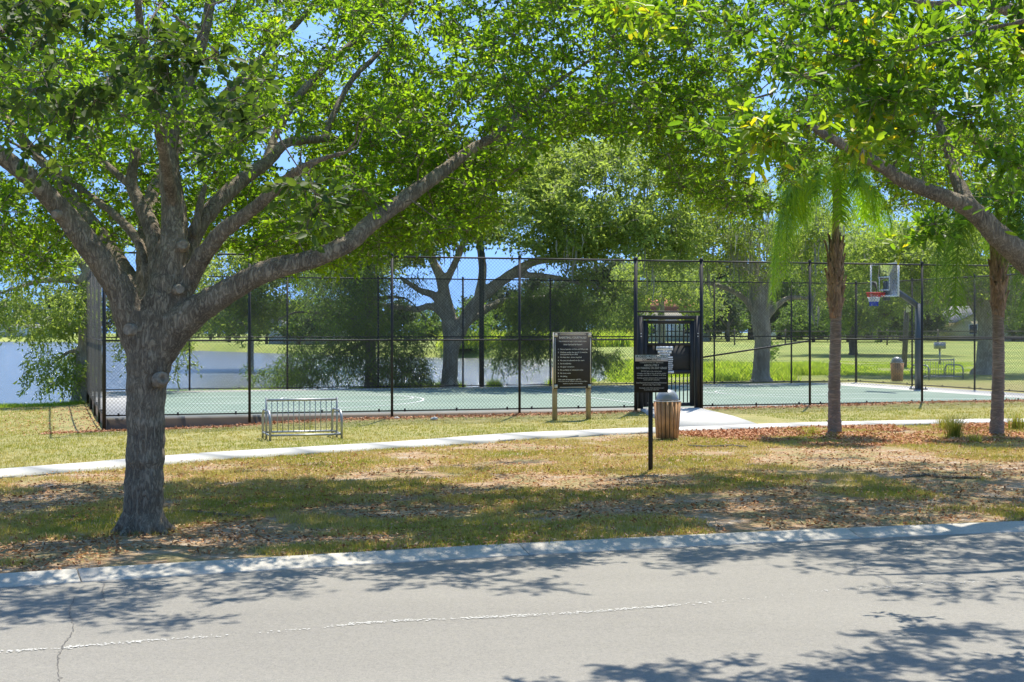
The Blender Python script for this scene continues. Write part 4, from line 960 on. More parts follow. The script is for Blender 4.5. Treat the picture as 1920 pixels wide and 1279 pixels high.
# ------------------------------------------------------------------ palms
def palm(px, py, label, seed, mat, zt, lean, nf, droop_side):
    rg = np.random.default_rng(seed); g = G(px, py); root = empty('queen_palm', g, 0, label, 'palm', 'palms')
    n = 60; zz = np.linspace(-.15, 2.35, n); rr = .125 + .012 * np.sin(zz * 2 * math.pi / .22) ** 8 * -1 + .02 * np.exp(-((zz - 0) / .25) ** 2) - .008 * zz + rg.normal(0, .0018, n)
    xs = lean * zz / 4 + .012 * np.sin(zz * 2.2 + seed)
    MB().tube(np.stack([xs, 0 * zz, zz], 1), rr, 20).build('trunk', barkmat('palm_bark_%d' % seed, (.33, .28, .23), (.14, .12, .10), 3, 16, .6), root, True)
    bo = MB()
    for k in range(38):
        z = 2.3 + k * .036; an = k * 2.4; r0 = .082 + .045 * math.sin(min(1, (z - 2.3) / 1.5) * math.pi); d = np.array((math.cos(an), math.sin(an), 0)); t = np.array((-d[1], d[0], 0)); x0 = np.array((lean * z / 4, 0, 0))
        L = rg.uniform(.28, .5); out_ = rg.uniform(.0, .075); V = []
        for f, wdt in ((0, .075), (.4, .06), (.75, .035), (1, .012)):
            c = x0 + d * (r0 + .015 + out_ * f ** 2 * 1.4) + np.array((0, 0, z - .15 + L * f))
            V += [c - t * wdt + d * -.02, c + d * .018, c + t * wdt + d * -.02]
        bo.add(V, [(r * 3 + q, r * 3 + q + 1, r * 3 + q + 4, r * 3 + q + 3) for r in range(3) for q in range(2)])
    bo.tube([(lean * z / 4, 0, z) for z in (2.2, 3.0, 3.6, zt)], [.11, .12, .075, .04], 10)
    bo.build('leaf_base', barkmat('palm_boot_%d' % seed, (.36, .27, .19), (.09, .06, .045), 5, 2, .8), root, False)
    top = np.array((lean * zt / 4, 0, zt - .35))
    for k in range(nf):
        an = k * 2.399 + rg.uniform(-.2, .2) + seed; el = rg.uniform(-.1, 1.15); L = rg.uniform(1.5, 2.2); drp = .24
        if k in droop_side: an = droop_side[k]; el = .2; L = 3.3; drp = .40
        d = np.array((math.cos(an), math.sin(an), 0)); pts = []; p = top.copy(); dirv = d * math.cos(el) + np.array((0, 0, math.sin(el) + .4)); dirv /= np.linalg.norm(dirv); ns = 16
        p = top - np.array((0, 0, rg.uniform(.2, .8)))
        pts.append(p.copy()); p = p + np.array((d[0] * .06, d[1] * .06, .5))
        for q in range(ns - 1):
            pts.append(p.copy()); p = p + dirv * L / ns; dirv[2] -= drp + .04 * (1.2 - el); dirv /= np.linalg.norm(dirv)
        pts = np.array(pts); m = MB(); m.tube(pts, np.linspace(.022, .005, ns), 5, val=.9)
        nl = 96; s = np.linspace(.24, 1, nl); P = np.stack([np.interp(s * (ns - 1), np.arange(ns), pts[:, c]) for c in range(3)], 1); T = norm(np.gradient(P, axis=0))
        for side in (-1, 1):
            sd = norm(np.cross(T, (0, 0, 1.))) * side; ll = (.8 if k in droop_side else .58) * np.sin(np.clip(s * 2.5 + .3, 0, math.pi)) * rg.uniform(.8, 1.15, nl) + .12
            dv = norm(sd * .75 + T * .55 + rg.normal(0, .16, (nl, 3))); cur = P.copy(); prev = None; w_ = .010; rows = []
            for st_ in range(5):
                f = st_ / 4; wd = w_ * (1 - f) + .0015
                rows.append((cur - T * wd, cur + T * wd)); cur = cur + dv * (ll / 4)[:, None]; dv = norm(dv + np.array((0, 0, -.62)))
            V = np.concatenate([np.concatenate(r_) for r_ in rows]); ar = np.arange(nl)
            Q = np.concatenate([np.stack([st_ * 2 * nl + ar, st_ * 2 * nl + nl + ar, (st_ + 1) * 2 * nl + nl + ar, (st_ + 1) * 2 * nl + ar], 1) for st_ in range(4)])
            m.add(V, Q, val=np.tile(np.clip(rg.uniform(.2, .7) + rg.normal(0, .15, nl), 0, 1), 10))
        m.build('frond', mat, root, attr=True)
    return root
palm(1565, 812, 'palm with pale ringed trunk and bright hanging fronds, nearer the gate', 3, M['frond'], 5.2, .02, 22, {0: 3.3, 1: 3.0, 2: 3.6, 3: 2.8})
palm(1870, 816, 'thicker palm with dark fronds near the right edge, beside grass clumps', 5, M['frond_dark'], 4.8, .03, 20, {0: 3.2, 1: .1, 2: 3.7, 3: 4.9})

# ------------------------------------------------------------------ trees round the court and beyond
def bg_tree(name, px, py, Y, label, limb_spec, ells, mat, bark, seed, ll, lw, K=6, Lf=8, cr=.6, droop=0., gap=.3, rtr=1., low=None, cat='tree', flat=.6, moss=0, twr=.014):
    rg = np.random.default_rng(seed); x, y = xy(px, Y); B = np.array((x, y, Z(x, y))); root = empty(name, B, 0, label, cat, 'trees')
    lb_ = []
    for sp in limb_spec:
        q = limb_px([(a[0], a[1], a[2] * rtr, (a[3] if len(a) > 3 else 0)) for a in sp], Y); lb_.append(q)
    l0 = lb_[0].copy(); l0 = np.concatenate([[[B[0], B[1], B[2] - .3, l0[0, 3] * 1.4]], [[B[0], B[1], B[2] + .1, l0[0, 3] * 1.15]], l0[1:]]); lb_[0] = l0
    wood(lb_, B, bark, root, .05, roots=False, sides=10, rg=rg)
    Cs = []
    for cx, cy, rx, ry, dY, n in ells:
        P = rg.normal(size=(n * 3, 3)); P = norm(P) * rg.uniform(.35, 1, (n * 3, 1)) ** .6
        Yc = Y + P[:, 1] * dY; X = cx + P[:, 0] * rx; Yp = cy + P[:, 2] * -ry
        C = np.stack([(X - 960) / F * Yc, Yc, CZ - (Yp - HY) / F * Yc], 1)
        keep = vnoise(X + 2000, Yp + 2000, 55, seed, 2) > gap
        if low: keep &= Yp < np.interp(X, low[0], low[1])
        Cs.append(C[keep][:n])
    C = np.concatenate(Cs); (lv, d_, l_) = clump_leaves(C, K, Lf, cr, ll, lw, rg, hexa=False, droop=droop, flat=flat)
    tw = MB(); b4 = np.array((*B, 0)); twigs(tw, [l - b4 for l in lb_], C - B, rg, twr, 3, None, .08, .07); tw.build('twigs', bark, root)
    leaf_object('crown', [lv], mat, root, B)
    if moss:
        mm_ = MB(); pick = C[rg.integers(0, len(C), moss)]
        for c in pick:
            for q in range(5):
                h = rg.uniform(.4, 1.3); wd = rg.uniform(.02, .05); p = c - B + rg.normal(0, .2, 3); n = 5; zz = np.linspace(0, -h, n); ww = wd * np.array((.6, 1, .9, .6, .1)); xo = np.cumsum(rg.normal(0, .03, n)); an = rg.uniform(0, 3.14)
                V = np.concatenate([np.c_[p[0] + xo - ww * math.cos(an), p[1] - ww * math.sin(an), p[2] + zz], np.c_[p[0] + xo + ww * math.cos(an), p[1] + ww * math.sin(an), p[2] + zz]])
                mm_.add(V, [(k, k + n, k + n + 1, k + 1) for k in range(n - 1)], val=rg.random())
        mm_.build('hanging_moss', M['moss'], root, attr=True)
    return root
# big oak behind the court
bg_tree('oak_tree', 842, 728, 51, 'big light green oak with pale forked trunk behind the far court fence', [
    [(842, 728, 17), (844, 690, 15), (846, 640, 15), (842, 600, 15), (836, 565, 12), (826, 520, 10), (812, 490, 8), (800, 450, 6)],
    [(850, 650, 12), (868, 608, 14), (900, 560, 12), (950, 520, 10), (1005, 490, 8), (1080, 480, 6), (1150, 430, 5)],
    [(842, 600, 9), (810, 575, 7), (780, 580, 6), (740, 575, 5), (690, 570, 3)], [(838, 590, 9), (815, 555, 8), (788, 545, 6), (750, 520, 4)],
    [(895, 565, 9), (905, 510, 8), (900, 440, 7), (920, 380, 5)], [(830, 540, 8), (850, 500, 7), (870, 450, 6), (880, 380, 4)], [(960, 515, 7), (1040, 520, 5), (1120, 540, 3)], [(866, 610, 9, .5), (930, 570, 8, 2), (1000, 560, 6, 3), (1060, 555, 4, 4)]],
    [(960, 385, 300, 120, 5.5, 520), (1160, 370, 200, 130, 4.5, 420), (790, 430, 170, 90, 4, 230), (1060, 320, 130, 70, 4, 140), (1200, 460, 130, 60, 4, 130), (1080, 540, 90, 35, 3, 40)], M['leaf_far'], M['bark_far'], 41, .17, .075, K=7, Lf=9, cr=.62, gap=.27, low=([600, 760, 860, 960, 1150, 1300, 1400], [480, 510, 440, 450, 560, 540, 440]), moss=25)
# dark drooping trees by the water
bg_tree('cypress_tree', 695, 732, 50.5, 'dark drooping blue green tree at the water, behind the fence right of the bike rack', [[(695, 732, 13), (695, 680, 11), (693, 620, 10), (690, 540, 8), (688, 470, 5)],
    [(690, 600, 5), (620, 590, 4), (560, 585, 3), (520, 600, 2)], [(692, 640, 4), (640, 660, 3), (560, 680, 2)], [(695, 560, 5), (760, 560, 3), (800, 600, 2)]],
    [(650, 560, 125, 75, 3, 175), (720, 640, 90, 65, 2.5, 115), (600, 670, 80, 45, 2.5, 80), (760, 690, 60, 35, 2, 40), (690, 500, 110, 45, 3, 100), (525, 700, 65, 22, 1.5, 34)], M['leaf_cypress'], M['bark_dark'], 42, .16, .035, K=7, Lf=10, cr=.62, droop=.5, gap=.36)
bg_tree('cypress_tree', 1046, 728, 53, 'dark drooping tree at the water just behind the rules board', [[(1046, 728, 7), (1046, 680, 6), (1044, 620, 6), (1040, 560, 4)], [(1045, 640, 3), (980, 630, 2), (940, 640, 2)], [(1044, 640, 3), (1110, 630, 2)]],
    [(1030, 600, 110, 60, 3, 190), (970, 650, 55, 35, 2, 50), (1110, 650, 60, 35, 2, 55), (1060, 560, 110, 40, 3, 100)], M['leaf_cypress'], M['bark_dark'], 43, .16, .035, K=7, Lf=10, cr=.6, droop=.5, gap=.36, low=([900, 1040, 1200], [680, 660, 690]))
bg_tree('oak_tree', 166, 745, 45.6, 'rough grey trunked tree at the lake edge just behind the left fence corner', [[(166, 752, 32), (166, 715, 28), (167, 680, 25), (169, 620, 22), (170, 560, 21), (171, 520, 20), (178, 480, 14), (190, 430, 9)],
    [(170, 560, 13), (160, 530, 11), (130, 524, 8), (80, 526, 6), (30, 540, 4), (-20, 556, 2.5)], [(172, 530, 12), (200, 490, 8), (240, 450, 5)], [(166, 660, 5), (130, 660, 4), (90, 690, 2)], [(172, 520, 9), (130, 470, 6), (70, 430, 4)]],
    [(80, 570, 120, 60, 3, 120), (70, 470, 140, 55, 3, 130), (115, 690, 80, 40, 2, 60), (60, 610, 80, 30, 2, 30), (300, 600, 90, 110, 3, 110), (370, 470, 70, 40, 3, 50), (250, 440, 90, 50, 3, 60)], M['leaf_far'], M['bark_far'], 44, .15, .055, K=6, Lf=9, cr=.5, droop=.3, gap=.33)
bg_tree('oak_tree', 470, 690, 96, 'hazy green tree on the lake bank left of the dark drooping tree', [[(470, 668, 6), (470, 640, 6), (468, 600, 4), (460, 560, 3)], [(468, 620, 4), (430, 590, 3)]],
    [(450, 590, 90, 45, 5, 110), (500, 550, 80, 50, 5, 90), (600, 485, 170, 60, 6, 260), (420, 500, 90, 60, 5, 110)], M['leaf_far'], M['bark_far'], 45, .30, .14, K=6, Lf=8, cr=1.0, gap=.28)
# right
bg_tree('oak_tree', 1427, 718, 55, 'tall pale trunked oak with hanging moss, right of the gate behind the court', [[(1427, 718, 19), (1428, 680, 16), (1430, 640, 16), (1426, 600, 18), (1422, 560, 14), (1416, 520, 10), (1408, 470, 7), (1400, 420, 5)],
    [(1430, 600, 12), (1438, 540, 11), (1450, 490, 8), (1480, 440, 6), (1490, 390, 4)], [(1424, 600, 8), (1395, 560, 6), (1360, 540, 5), (1320, 530, 3)], [(1440, 590, 7), (1475, 560, 5), (1520, 560, 4)], [(1416, 540, 7), (1380, 490, 6), (1350, 440, 4)], [(1450, 520, 6), (1490, 480, 5), (1530, 460, 3)]],
    [(1420, 410, 170, 75, 4.5, 330), (1340, 460, 70, 55, 3, 70), (1500, 440, 80, 60, 3, 80), (1390, 510, 120, 30, 3, 34), (1540, 540, 40, 40, 3, 24)], M['leaf_far'], M['bark_far'], 46, .15, .06, K=6, Lf=8, cr=.55, gap=.36, moss=70)
bg_tree('oak_tree', 1845, 706, 63, 'broad dark oak with thick grey trunk behind the far right corner of the court', [[(1848, 706, 22), (1850, 660, 19), (1852, 620, 18), (1846, 580, 16), (1836, 540, 12), (1820, 500, 8)], [(1846, 600, 13), (1815, 560, 9), (1770, 560, 6), (1710, 575, 4)], [(1858, 610, 12), (1885, 565, 9), (1930, 540, 6)]],
    [(1800, 480, 180, 80, 5, 380), (1660, 490, 100, 70, 4, 170), (1920, 520, 110, 60, 5, 110), (1740, 555, 70, 25, 4, 40), (1850, 450, 160, 50, 5, 130), (1900, 590, 40, 20, 3, 16)], M['leaf_far'], M['bark_far'], 47, .19, .08, K=6, Lf=8, cr=.75, gap=.24, moss=20)
bg_tree('oak_tree', 1240, 690, 92, 'rounded mid green tree filling the gap above the gate, beyond the pale forked oak', [[(1240, 668, 8), (1240, 630, 8), (1240, 580, 6), (1240, 520, 4)]],
    [(1235, 520, 90, 45, 6, 120), (1180, 570, 60, 35, 5, 60), (1300, 570, 60, 40, 5, 50)], M['leaf_far'], M['bark_far'], 48, .28, .13, K=6, Lf=8, cr=1.0, gap=.36)
bg_tree('oak_tree', 1600, 660, 105, 'wide dark mossy tree in the field behind the backboard', [[(1600, 668, 8), (1600, 630, 8), (1610, 590, 6), (1620, 540, 4)], [(1602, 620, 5), (1660, 590, 4), (1700, 570, 3)]],
    [(1620, 560, 110, 45, 7, 170), (1560, 490, 90, 70, 6, 120), (1660, 430, 150, 60, 6, 130), (1700, 520, 90, 60, 7, 130), (1600, 600, 60, 25, 5, 40)], M['leaf_far'], M['bark_dark'], 49, .30, .14, K=6, Lf=8, cr=1.1, gap=.22, moss=25)
bg_tree('willow_tree', 900, 672, 140, 'bright lime green tree across the water between the two dark drooping trees', [[(900, 668, 5), (900, 640, 5), (902, 600, 3)]], [(895, 610, 38, 50, 4, 60), (980, 640, 40, 20, 4, 30)], M['leaf_lime'], M['bark_far'], 50, .30, .12, K=6, Lf=8, cr=.9, gap=.2)
bg_tree('sapling', 1446, 700, 66, 'small bright green sapling in the weeds beside the mossy oak', [[(1446, 698, 1.5), (1446, 670, 1.4), (1447, 650, 1)]], [(1447, 655, 12, 16, .5, 14)], M['leaf_lime'], M['bark_far'], 51, .14, .07, K=4, Lf=6, cr=.3, gap=.1)

# far treelines: three kinds of distant tree, copied
def far_proto(seed, w_, h_, mat, droop=0.):
    rg = np.random.default_rng(seed); root = empty('distant_tree', (0, 0, 0)); m = MB()
    m.tube([(0, 0, -.3), (0, 0, h_ * .3), (.1, 0, h_ * .55)], [.3, .22, .12], 7); m.tube([(0, 0, h_ * .25), (w_ * .2, .2, h_ * .5)], [.14, .06], 6); m.tube([(0, 0, h_ * .22), (-w_ * .22, -.2, h_ * .48)], [.14, .06], 6)
    m.build('trunk', M['bark_dark'], root)
    C = []
    for k in range(9):
        c = np.array((rg.uniform(-.32, .32) * w_, rg.uniform(-.3, .3) * w_, h_ * rg.uniform(.24, .80))); P = norm(rg.normal(size=(26, 3))) * rg.uniform(.3, 1, (26, 1)) * np.array((w_ * .24, w_ * .24, h_ * .2)); C.append(c + P)
    C = np.concatenate(C); lv, _, _ = clump_leaves(C, 6, 6, h_ * .11, .42, .22, rg, hexa=False, droop=droop); leaf_object('crown', [lv], mat, root, np.zeros(3)); return root
protos = [far_proto(61, 10, 8, M['leaf_dist']), far_proto(62, 8, 9.5, M['leaf_dist']), far_proto(63, 12, 7, M['leaf_cypress'], .2)]
used = set()
def put_far(px, Y, k, sc_, label, grp):
    x, y = xy(px, Y); z = Z(x, y)
    if k in used: o = copy_tree(protos[k])
    else: o = protos[k]; used.add(k)
    o.location = (x, y, max(z, -.7)); o.scale = (sc_, sc_, sc_); o.rotation_euler.z = rng.uniform(0, 6.28); tag(o, label, 'tree', grp)
for k, px_ in enumerate(np.arange(1170, 2150, 33)):
    put_far(px_ + rng.uniform(-10, 10), rng.uniform(200, 250), [0, 2, 1, 2][k % 4], rng.uniform(1.2, 1.9), 'one of the dark distant trees lined up along the far edge of the field', 'trees along the far edge of the field')
for k, px_ in enumerate((1330, 1365, 1490, 1525, 1590, 1650, 1690, 1725, 1900, 1940)):
    put_far(px_, rng.uniform(168, 188), [2, 0, 2][k % 3], rng.uniform(.75, 1.0), 'one of the low dark trees standing out in the field before the far tree line', 'low trees in the field')
for k, px_ in enumerate(np.arange(-160, 700, 38)):
    put_far(px_, rng.uniform(345, 372), k % 3, rng.uniform(.9, 1.35), 'one of the small distant trees along the far shore of the lake', 'trees along the far shore of the lake')
for k, (px_, Y) in enumerate(((395, 215), (430, 200), (500, 178), (560, 172), (620, 160), (690, 152), (760, 150), (840, 148), (930, 147), (1010, 146), (1080, 143), (1140, 140))):
    put_far(px_, Y + 6, [0, 1, 0, 2][k % 4], rng.uniform(.6, .95), 'one of the trees on the grassy bank across the middle of the lake', 'trees on the bank across the lake')

# ------------------------------------------------------------------ houses
def house(px, Y, w_, d_, h_, rh, wall, roof, label, rz=0, gable=True, sink=0.):
    x, y = xy(px, Y); z = Z(x, y); z = max(z, -.3); root = empty('house', (x, y, z - sink), rz, label, 'house', 'houses')
    m = MB(); m.box((0, 0, h_ / 2 - .2), (w_, d_, h_ + .4))
    m.add([(-w_ / 2, -d_ / 2, h_), (w_ / 2, -d_ / 2, h_), (0, -d_ / 2, h_ + rh * .97), (-w_ / 2, d_ / 2, h_), (w_ / 2, d_ / 2, h_), (0, d_ / 2, h_ + rh * .97)], (), [(0, 1, 2), (4, 3, 5)]) if gable else None
    m.build('wall', wall, root)
    r = MB(); e = .5; t = .12
    if gable:
        for s in (-1, 1):
            a = [(s * (w_ / 2 + e), -d_ / 2 - e, h_ - e * rh / (w_ / 2)), (0, -d_ / 2 - e, h_ + rh), (0, d_ / 2 + e, h_ + rh), (s * (w_ / 2 + e), d_ / 2 + e, h_ - e * rh / (w_ / 2))]
            r.add(a + [(p[0], p[1], p[2] + t) for p in a], [(0, 1, 2, 3), (7, 6, 5, 4), (0, 4, 5, 1), (3, 2, 6, 7), (0, 3, 7, 4)])
    else:
        a = [(-w_ / 2 - e, -d_ / 2 - e, h_), (w_ / 2 + e, -d_ / 2 - e, h_), (w_ / 2 + e, d_ / 2 + e, h_), (-w_ / 2 - e, d_ / 2 + e, h_), (-w_ / 2 + d_ * .35, 0, h_ + rh), (w_ / 2 - d_ * .35, 0, h_ + rh)]
        r.add(a, [(0, 1, 5, 4), (2, 3, 4, 5), (3, 2, 1, 0)], [(1, 2, 5), (3, 0, 4)])
    r.build('roof', roof, root)
    for xx in ((-w_ * .25, w_ * .22)):
        f = MB()
        for dx in (-.55, .55): f.box((xx + dx, -d_ / 2 - .03, 1.5), (.08, .08, 1.28))
        for dz in (-.6, .6): f.box((xx, -d_ / 2 - .03, 1.5 + dz), (1.02, .08, .08))
        wo = f.build('window', M['white'], root); MB().box((xx, -d_ / 2 - .01, 1.5), (1.02, .03, 1.12)).build('pane', M['window'], wo)
    dm = MB(); dm.box((w_ * .0, -d_ / 2 - .02, 1.0), (.95, .06, 2.05)); dm.build('door', M['white'], root)
house(1818, 190, 8.5, 10, 2.5, 1.9, M['wall_y'], M['roof_g'], 'pale yellow gabled house beyond the field, left of the right hand palm', R(10))
house(1253, 182, 9.6, 5, 3.65, 1.7, M['wall_w'], M['roof_r'], 'house with a red tile roof far behind the metal gate', 0, False)
house(1960, 185, 12, 9, 2.5, 1.7, M['wall_w'], M['roof_g'], 'white house half hidden behind the thicker palm at the right edge', R(-8))
house(1640, 262, 16, 9, 2.5, 1.5, M['wall_w'], M['roof_g'], 'long low white house at the far edge of the field behind the nearer palm', 0, False)
house(1510, 268, 12, 9, 2.5, 1.5, M['wall_w'], M['roof_g'], 'low white house at the far edge of the field right of the mossy oak', 0, False)
house(62, 338, 14, 10, 3.0, 1.9, M['wall_w'], M['roof_g'], 'white house with grey hip roof on the far lake shore, second from the left', 0, False)
house(-30, 336, 12, 10, 3.0, 2.0, M['wall_w'], M['roof_g'], 'white gabled house on the far lake shore at the left edge', 0, True)
house(580, 186, 9, 8, 3.0, 1.6, M['wall_w'], M['roof_g'], 'pale house across the lake glimpsed behind the dark drooping tree', 0, True)
# field-edge rail fence
rf = empty('rail_fence', (*xy(1700, 150), 0), 0, 'long low dark rail fence crossing the field in the distance', 'fence')
x0, y0 = xy(1700, 150)
for k in range(12):
    MB().box((-28 + k * 5.2, 0, .75), (.14, .14, 1.7)).build('post', M['bark_dark'], rf)
m = MB()
for z in (.8, 1.35): m.box((.6, -.1, z), (58, .04, .12))
m.build('rail', M['bark_dark'], rf); rf.location.z = Z(x0, y0) + .05
# small picnic shelter seen as grey roofline at left of gate is covered by trees

# ------------------------------------------------------------------ ground cover
def tufts(name, X, Y, nb, h, wd, mat, label, rg, tb, spread=.05, zoff=0., kind='stuff', cat='grass'):
    n = len(X); zz = tz(X, Y, False) + zoff
    P = np.stack([X, Y, zz], 1)[:, None] + np.concatenate([rg.normal(0, spread, (n, nb, 2)), np.zeros((n, nb, 1))], 2)
    hh = h[:, None] * rg.uniform(.5, 1.2, (n, nb)); an = rg.uniform(0, 6.28, (n, nb)); ln_ = rg.uniform(.1, .9, (n, nb)) * hh
    T = P + np.stack([np.cos(an) * ln_, np.sin(an) * ln_, hh * .9], 2); Mi = P + np.stack([np.cos(an) * ln_ * .3, np.sin(an) * ln_ * .3, hh * .6], 2)
    pa = rg.uniform(0, 3.14, (n, nb)); S = np.stack([np.cos(pa), np.sin(pa), 0 * pa], 2) * wd
    V = np.stack([P - S, P + S, Mi + S * .7, T, Mi - S * .7], 2).reshape(-1, 3); m = n * nb; b5 = np.arange(m)[:, None] * 5
    me = make_mesh(name, V, [b5 + np.array([0, 1, 2, 4]), b5 + np.array([4, 2, 3])])
    ti = np.clip(np.repeat(tb, nb) + rg.normal(0, .15, m), 0, 1); at = me.attributes.new('tint', 'FLOAT', 'POINT'); at.data.foreach_set('value', np.repeat(ti, 5).astype(np.float32))
    return tag(link(name, me, mat), label, cat, None, kind)
def flakes(name, X, Y, sz, mat, label, rg, tb, cat, lift=.012):
    n = len(X); P = np.stack([X, Y, tz(X, Y, False) + lift + rg.random(n) * .015], 1); a = rg.normal(size=(n, 3)); a[:, 2] *= .25; nr = rg.normal(size=(n, 3)) * .45; nr[:, 2] += 1
    V, Q, A = leaves(P, a, nr, sz * rg.uniform(.6, 1.4, n), sz * .5 * rg.uniform(.6, 1.3, n), np.clip(tb + rg.normal(0, .2, n), 0, 1), False)
    me = make_mesh(name, V, [Q]); at = me.attributes.new('tint', 'FLOAT', 'POINT'); at.data.foreach_set('value', A.astype(np.float32)); return tag(link(name, me, mat), label, cat, None, 'stuff')
rg = np.random.default_rng(77)
n = 105000; Y = 11 + 19 * rg.random(n) ** 1.1; X = rg.uniform(-.40, .40, n) * Y
k = (Y > kerbY(X) + .06) & (Y < pathY(X) - .62); X, Y = X[k], Y[k]
d = (vnoise(X, Y, 1.5, 31, 3)); dd = np.clip((Y - kerbY(X)) / 9, 0, 1); k = d > (.56 - .12 * dd) ; Xg, Yg = X[k], Y[k]; sel = rg.random(len(Xg)) < .95; Xg, Yg = Xg[sel], Yg[sel]
tufts('verge_grass', Xg, Yg, 5, rg.uniform(.025, .065, len(Xg)), .004, M['grass'], 'patchy green and dry grass on the shaded verge by the road', rg, np.clip(.95 - .9 * (d[k][sel] - .5) * 2, .25, 1))
n = 70000; Y = 11 + 19 * rg.random(n) ** 1.1; X = rg.uniform(-.40, .40, n) * Y; k = (Y > kerbY(X) + .02) & (Y < pathY(X) - .62); X, Y = X[k], Y[k]
d = vnoise(X, Y, 1.1, 35, 3); k = d > .36; X, Y = X[k], Y[k]
flakes('leaf_litter', X, Y, np.full(len(X), .05), M['litter'], 'brown dead leaves strewn over the verge under the oak', rg, rg.random(len(X)), 'leaf litter')
# lawn between path and court
n = 60000; Y = 17 + 27 * rg.random(n); X = rg.uniform(-.40, .40, n) * Y; P2 = np.stack([X, Y], 1) - A0; t = P2 @ Vv; s = P2 @ U
k = (Y > pathY(X) + .62) & ((t < -.65) | (s < -1.0)) & (lake_sd(X, Y) < -.3) & ~((s > 12.2) & (s < 14.4) & (t > -6)); X, Y = X[k], Y[k]
tufts('lawn_grass', X, Y, 4, rg.uniform(.02, .055, len(X)), .005, M['grass'], 'yellowish mown lawn between the path and the court', rg, .35 + .9 * vnoise(X, Y, 1.8, 41, 3) - .2)
# mulch beds
def bed(n, f): 
    out = []
    s = rg.uniform(-1.3, CL, n); t = f(n); q = A0[None] + s[:, None] * U + t[:, None] * Vv; return q[:, 0], q[:, 1], s
X1, Y1, s = bed(15000, lambda n: -.42 + np.abs(rg.normal(0, .28, n)) * -1 + .46); k = ~((s > 12.3) & (s < 14.1)); X1, Y1 = X1[k], Y1[k]
q = A0 + np.stack([rg.uniform(-2.2, -.02, 3000)], 1) * U + np.stack([rg.uniform(-.5, 12, 3000)], 1) * Vv; k = rg.random(3000) < np.exp(-np.abs((q - A0) @ U) * .8); X2, Y2 = q[k, 0], q[k, 1]
X3 = rg.uniform(3.0, 12.5, 70000); Y3 = pathY(X3) - .62 - rg.uniform(0, 1, len(X3)) ** 1.2 * 4.6 * np.clip((X3 - 2.8) / 2.5, .1, 1.0)
k = vnoise(X3, Y3, .9, 51, 2) > .36 + .10 * (pathY(X3) - Y3) / 2.5; X3, Y3 = X3[k], Y3[k]
flakes('mulch', np.r_[X1, X2, X3], np.r_[Y1, Y2, Y3], np.full(len(X1) + len(X2) + len(X3), .06), M['mulch'], 'red brown bark mulch along the court slab and round the palms', rg, .25 + .5 * rg.random(len(X1) + len(X2) + len(X3)), 'mulch')
# reeds and weeds behind the court
n = 26000; px_ = rg.uniform(1150, 1830, n); Y = rg.uniform(56, 86, n); X = (px_ - 960) / F * Y; k = (lake_sd(X, Y) < .2) & (vnoise(X, Y, 3, 61, 2) > .40) & (((X - A0[0]) * U[0] + (Y - A0[1]) * U[1] < CL - .5) | (Y > 62)); X, Y = X[k], Y[k]
hgt = (.05 + 1.9 * np.clip(vnoise(X, Y, 3, 62, 2) - .35, 0, 1) ** 1.2) * np.clip(1.6 - np.abs(Y - 60) / 16, .25, 1) * np.clip((1720 - (960 + X / Y * F)) / 200, .15, 1)
tufts('weeds', X, Y, 6, hgt, .018, M['reed'], 'tall green weeds and reeds on the bank behind the right half of the court', rg, .2 + .6 * rg.random(len(X)), .18, 0, cat='weeds')
n = 26000; a = rg.uniform(0, 1, n); px_ = rg.uniform(-250, 1160, n); Y = np.interp(px_, [-250, 0, 140, 230, 500, 800, 1000, 1110, 1160], [41.8, 43.3, 44.6, 49, 49.5, 51.5, 54, 57.5, 60]) + rg.normal(-.1, .28, n); X = (px_ - 960) / F * Y
k = vnoise(X, Y * .2, 1.6, 63, 2) > .45; X, Y = X[k], Y[k]; zz = tz(X, Y)
tufts('shore_grass', X, Y, 4, rg.uniform(.08, .34, len(X)) * np.where(X < -11.5, .6, 1) * np.clip(.6 + vnoise(X, Y, .8, 64, 2), .4, 1.6), .008, M['reed'], 'fringe of tall green grass along the near shore of the lake', rg, .1 + .6 * rg.random(len(X)), .06, -.08, cat='grass')
n = 9000; px_ = rg.uniform(840, 1180, n); Y = rg.uniform(139, 150, n); X = (px_ - 960) / F * Y
tufts('reed_bed', X, Y, 5, rg.uniform(.6, 1.8, n), .05, M['reed'], 'pale green reed bed on the bank across the lake', rg, .4 + .5 * rg.random(n), .4, 0, cat='reeds')
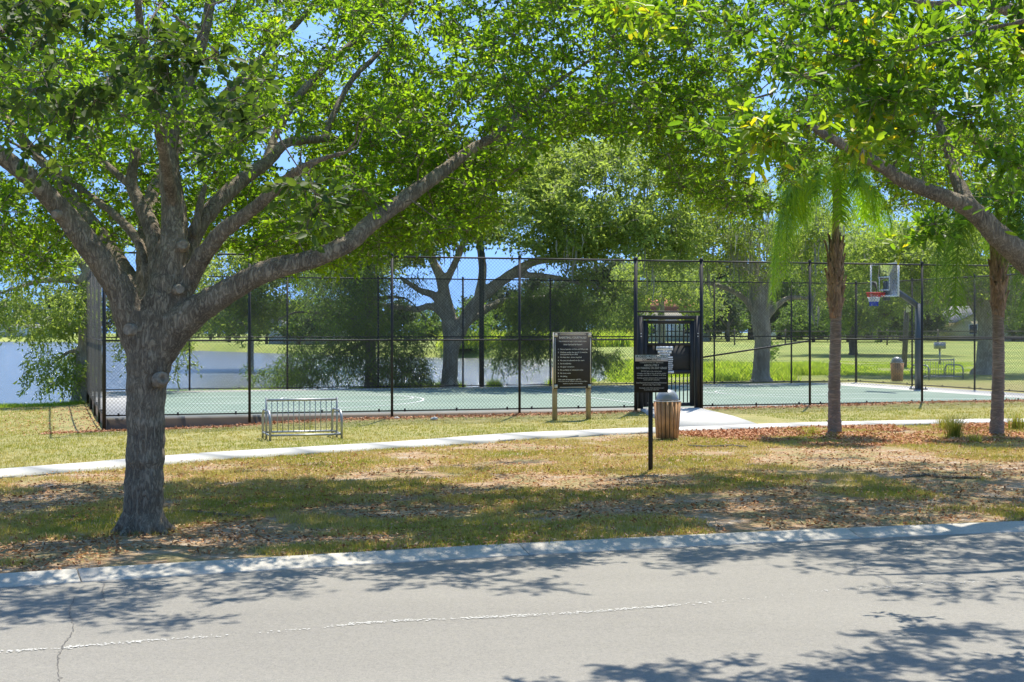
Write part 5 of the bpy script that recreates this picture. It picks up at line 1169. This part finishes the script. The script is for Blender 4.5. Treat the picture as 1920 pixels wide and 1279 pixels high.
# grass clumps near the right-hand palm, and one by the mulch
def clump(px, py, label, h, nbl, seed):
    g = G(px, py); rg2 = np.random.default_rng(seed); n = nbl; P = np.c_[rg2.normal(0, .07, (n, 2)), np.zeros(n)]; an = rg2.uniform(0, 6.28, n); hh = h * rg2.uniform(.5, 1.1, n); ou = hh * rg2.uniform(.2, .9, n); rows = []
    S = np.stack([-np.sin(an), np.cos(an), 0 * an], 1) * .006
    for f in (0, .35, .7, 1): rows.append(P + np.stack([np.cos(an) * ou * f ** 1.4, np.sin(an) * ou * f ** 1.4, hh * (f - .35 * f ** 3) * 1.2], 1)); 
    V = np.concatenate([np.concatenate([r_ - S * (1 - q * .28), r_ + S * (1 - q * .28)]) for q, r_ in enumerate(rows)]); ar = np.arange(n)
    Q = np.concatenate([np.stack([q * 2 * n + ar, q * 2 * n + n + ar, (q + 1) * 2 * n + n + ar, (q + 1) * 2 * n + ar], 1) for q in range(3)])
    me = make_mesh('grass_clump', V, [Q]); at = me.attributes.new('tint', 'FLOAT', 'POINT'); at.data.foreach_set('value', np.tile(rg2.uniform(.0, .9, n), 8).astype(np.float32))
    o = link('grass_clump', me, M['grass']); o.location = g; tag(o, label, 'plant', 'grass clumps by the palms')
clump(1790, 822, 'spiky grass clump left of the thicker palm', .55, 230, 1); clump(1772, 806, 'small spiky grass clump between the two palms, close to the path', .40, 110, 2)
clump(1905, 806, 'spiky grass clump at the right edge, behind the thicker palm', .45, 150, 3); clump(1522, 816, 'low tuft of grass left of the nearer palm trunk', .22, 70, 4)
clump(1828, 832, 'low dry grass clump in the mulch in front of the thicker palm', .25, 90, 5)
# surface roots
for k, (pts, lb_) in enumerate(((((1290, 838), (1330, 840), (1370, 838), (1400, 841)), 'dark fallen stick lying in the verge right of the litter bin'), (((1695, 897), (1740, 893), (1770, 897), (1840, 899)), 'thick surface root in the verge below the thicker palm'), (((345, 960), (400, 966), (470, 972)), 'thin root snaking out to the right of the big oak'))):
    P = [G(*p) for p in pts]; m = MB(); m.tube(smooth_path([p + np.array((0, 0, .015)) for p in P], 5), .028 if k < 2 else .02, 7)
    o = m.build('stick' if k == 0 else 'surface_root', M['bark_dark'] if k == 0 else M['bark'], None, True); tag(o, lb_, 'stick' if k == 0 else 'root')
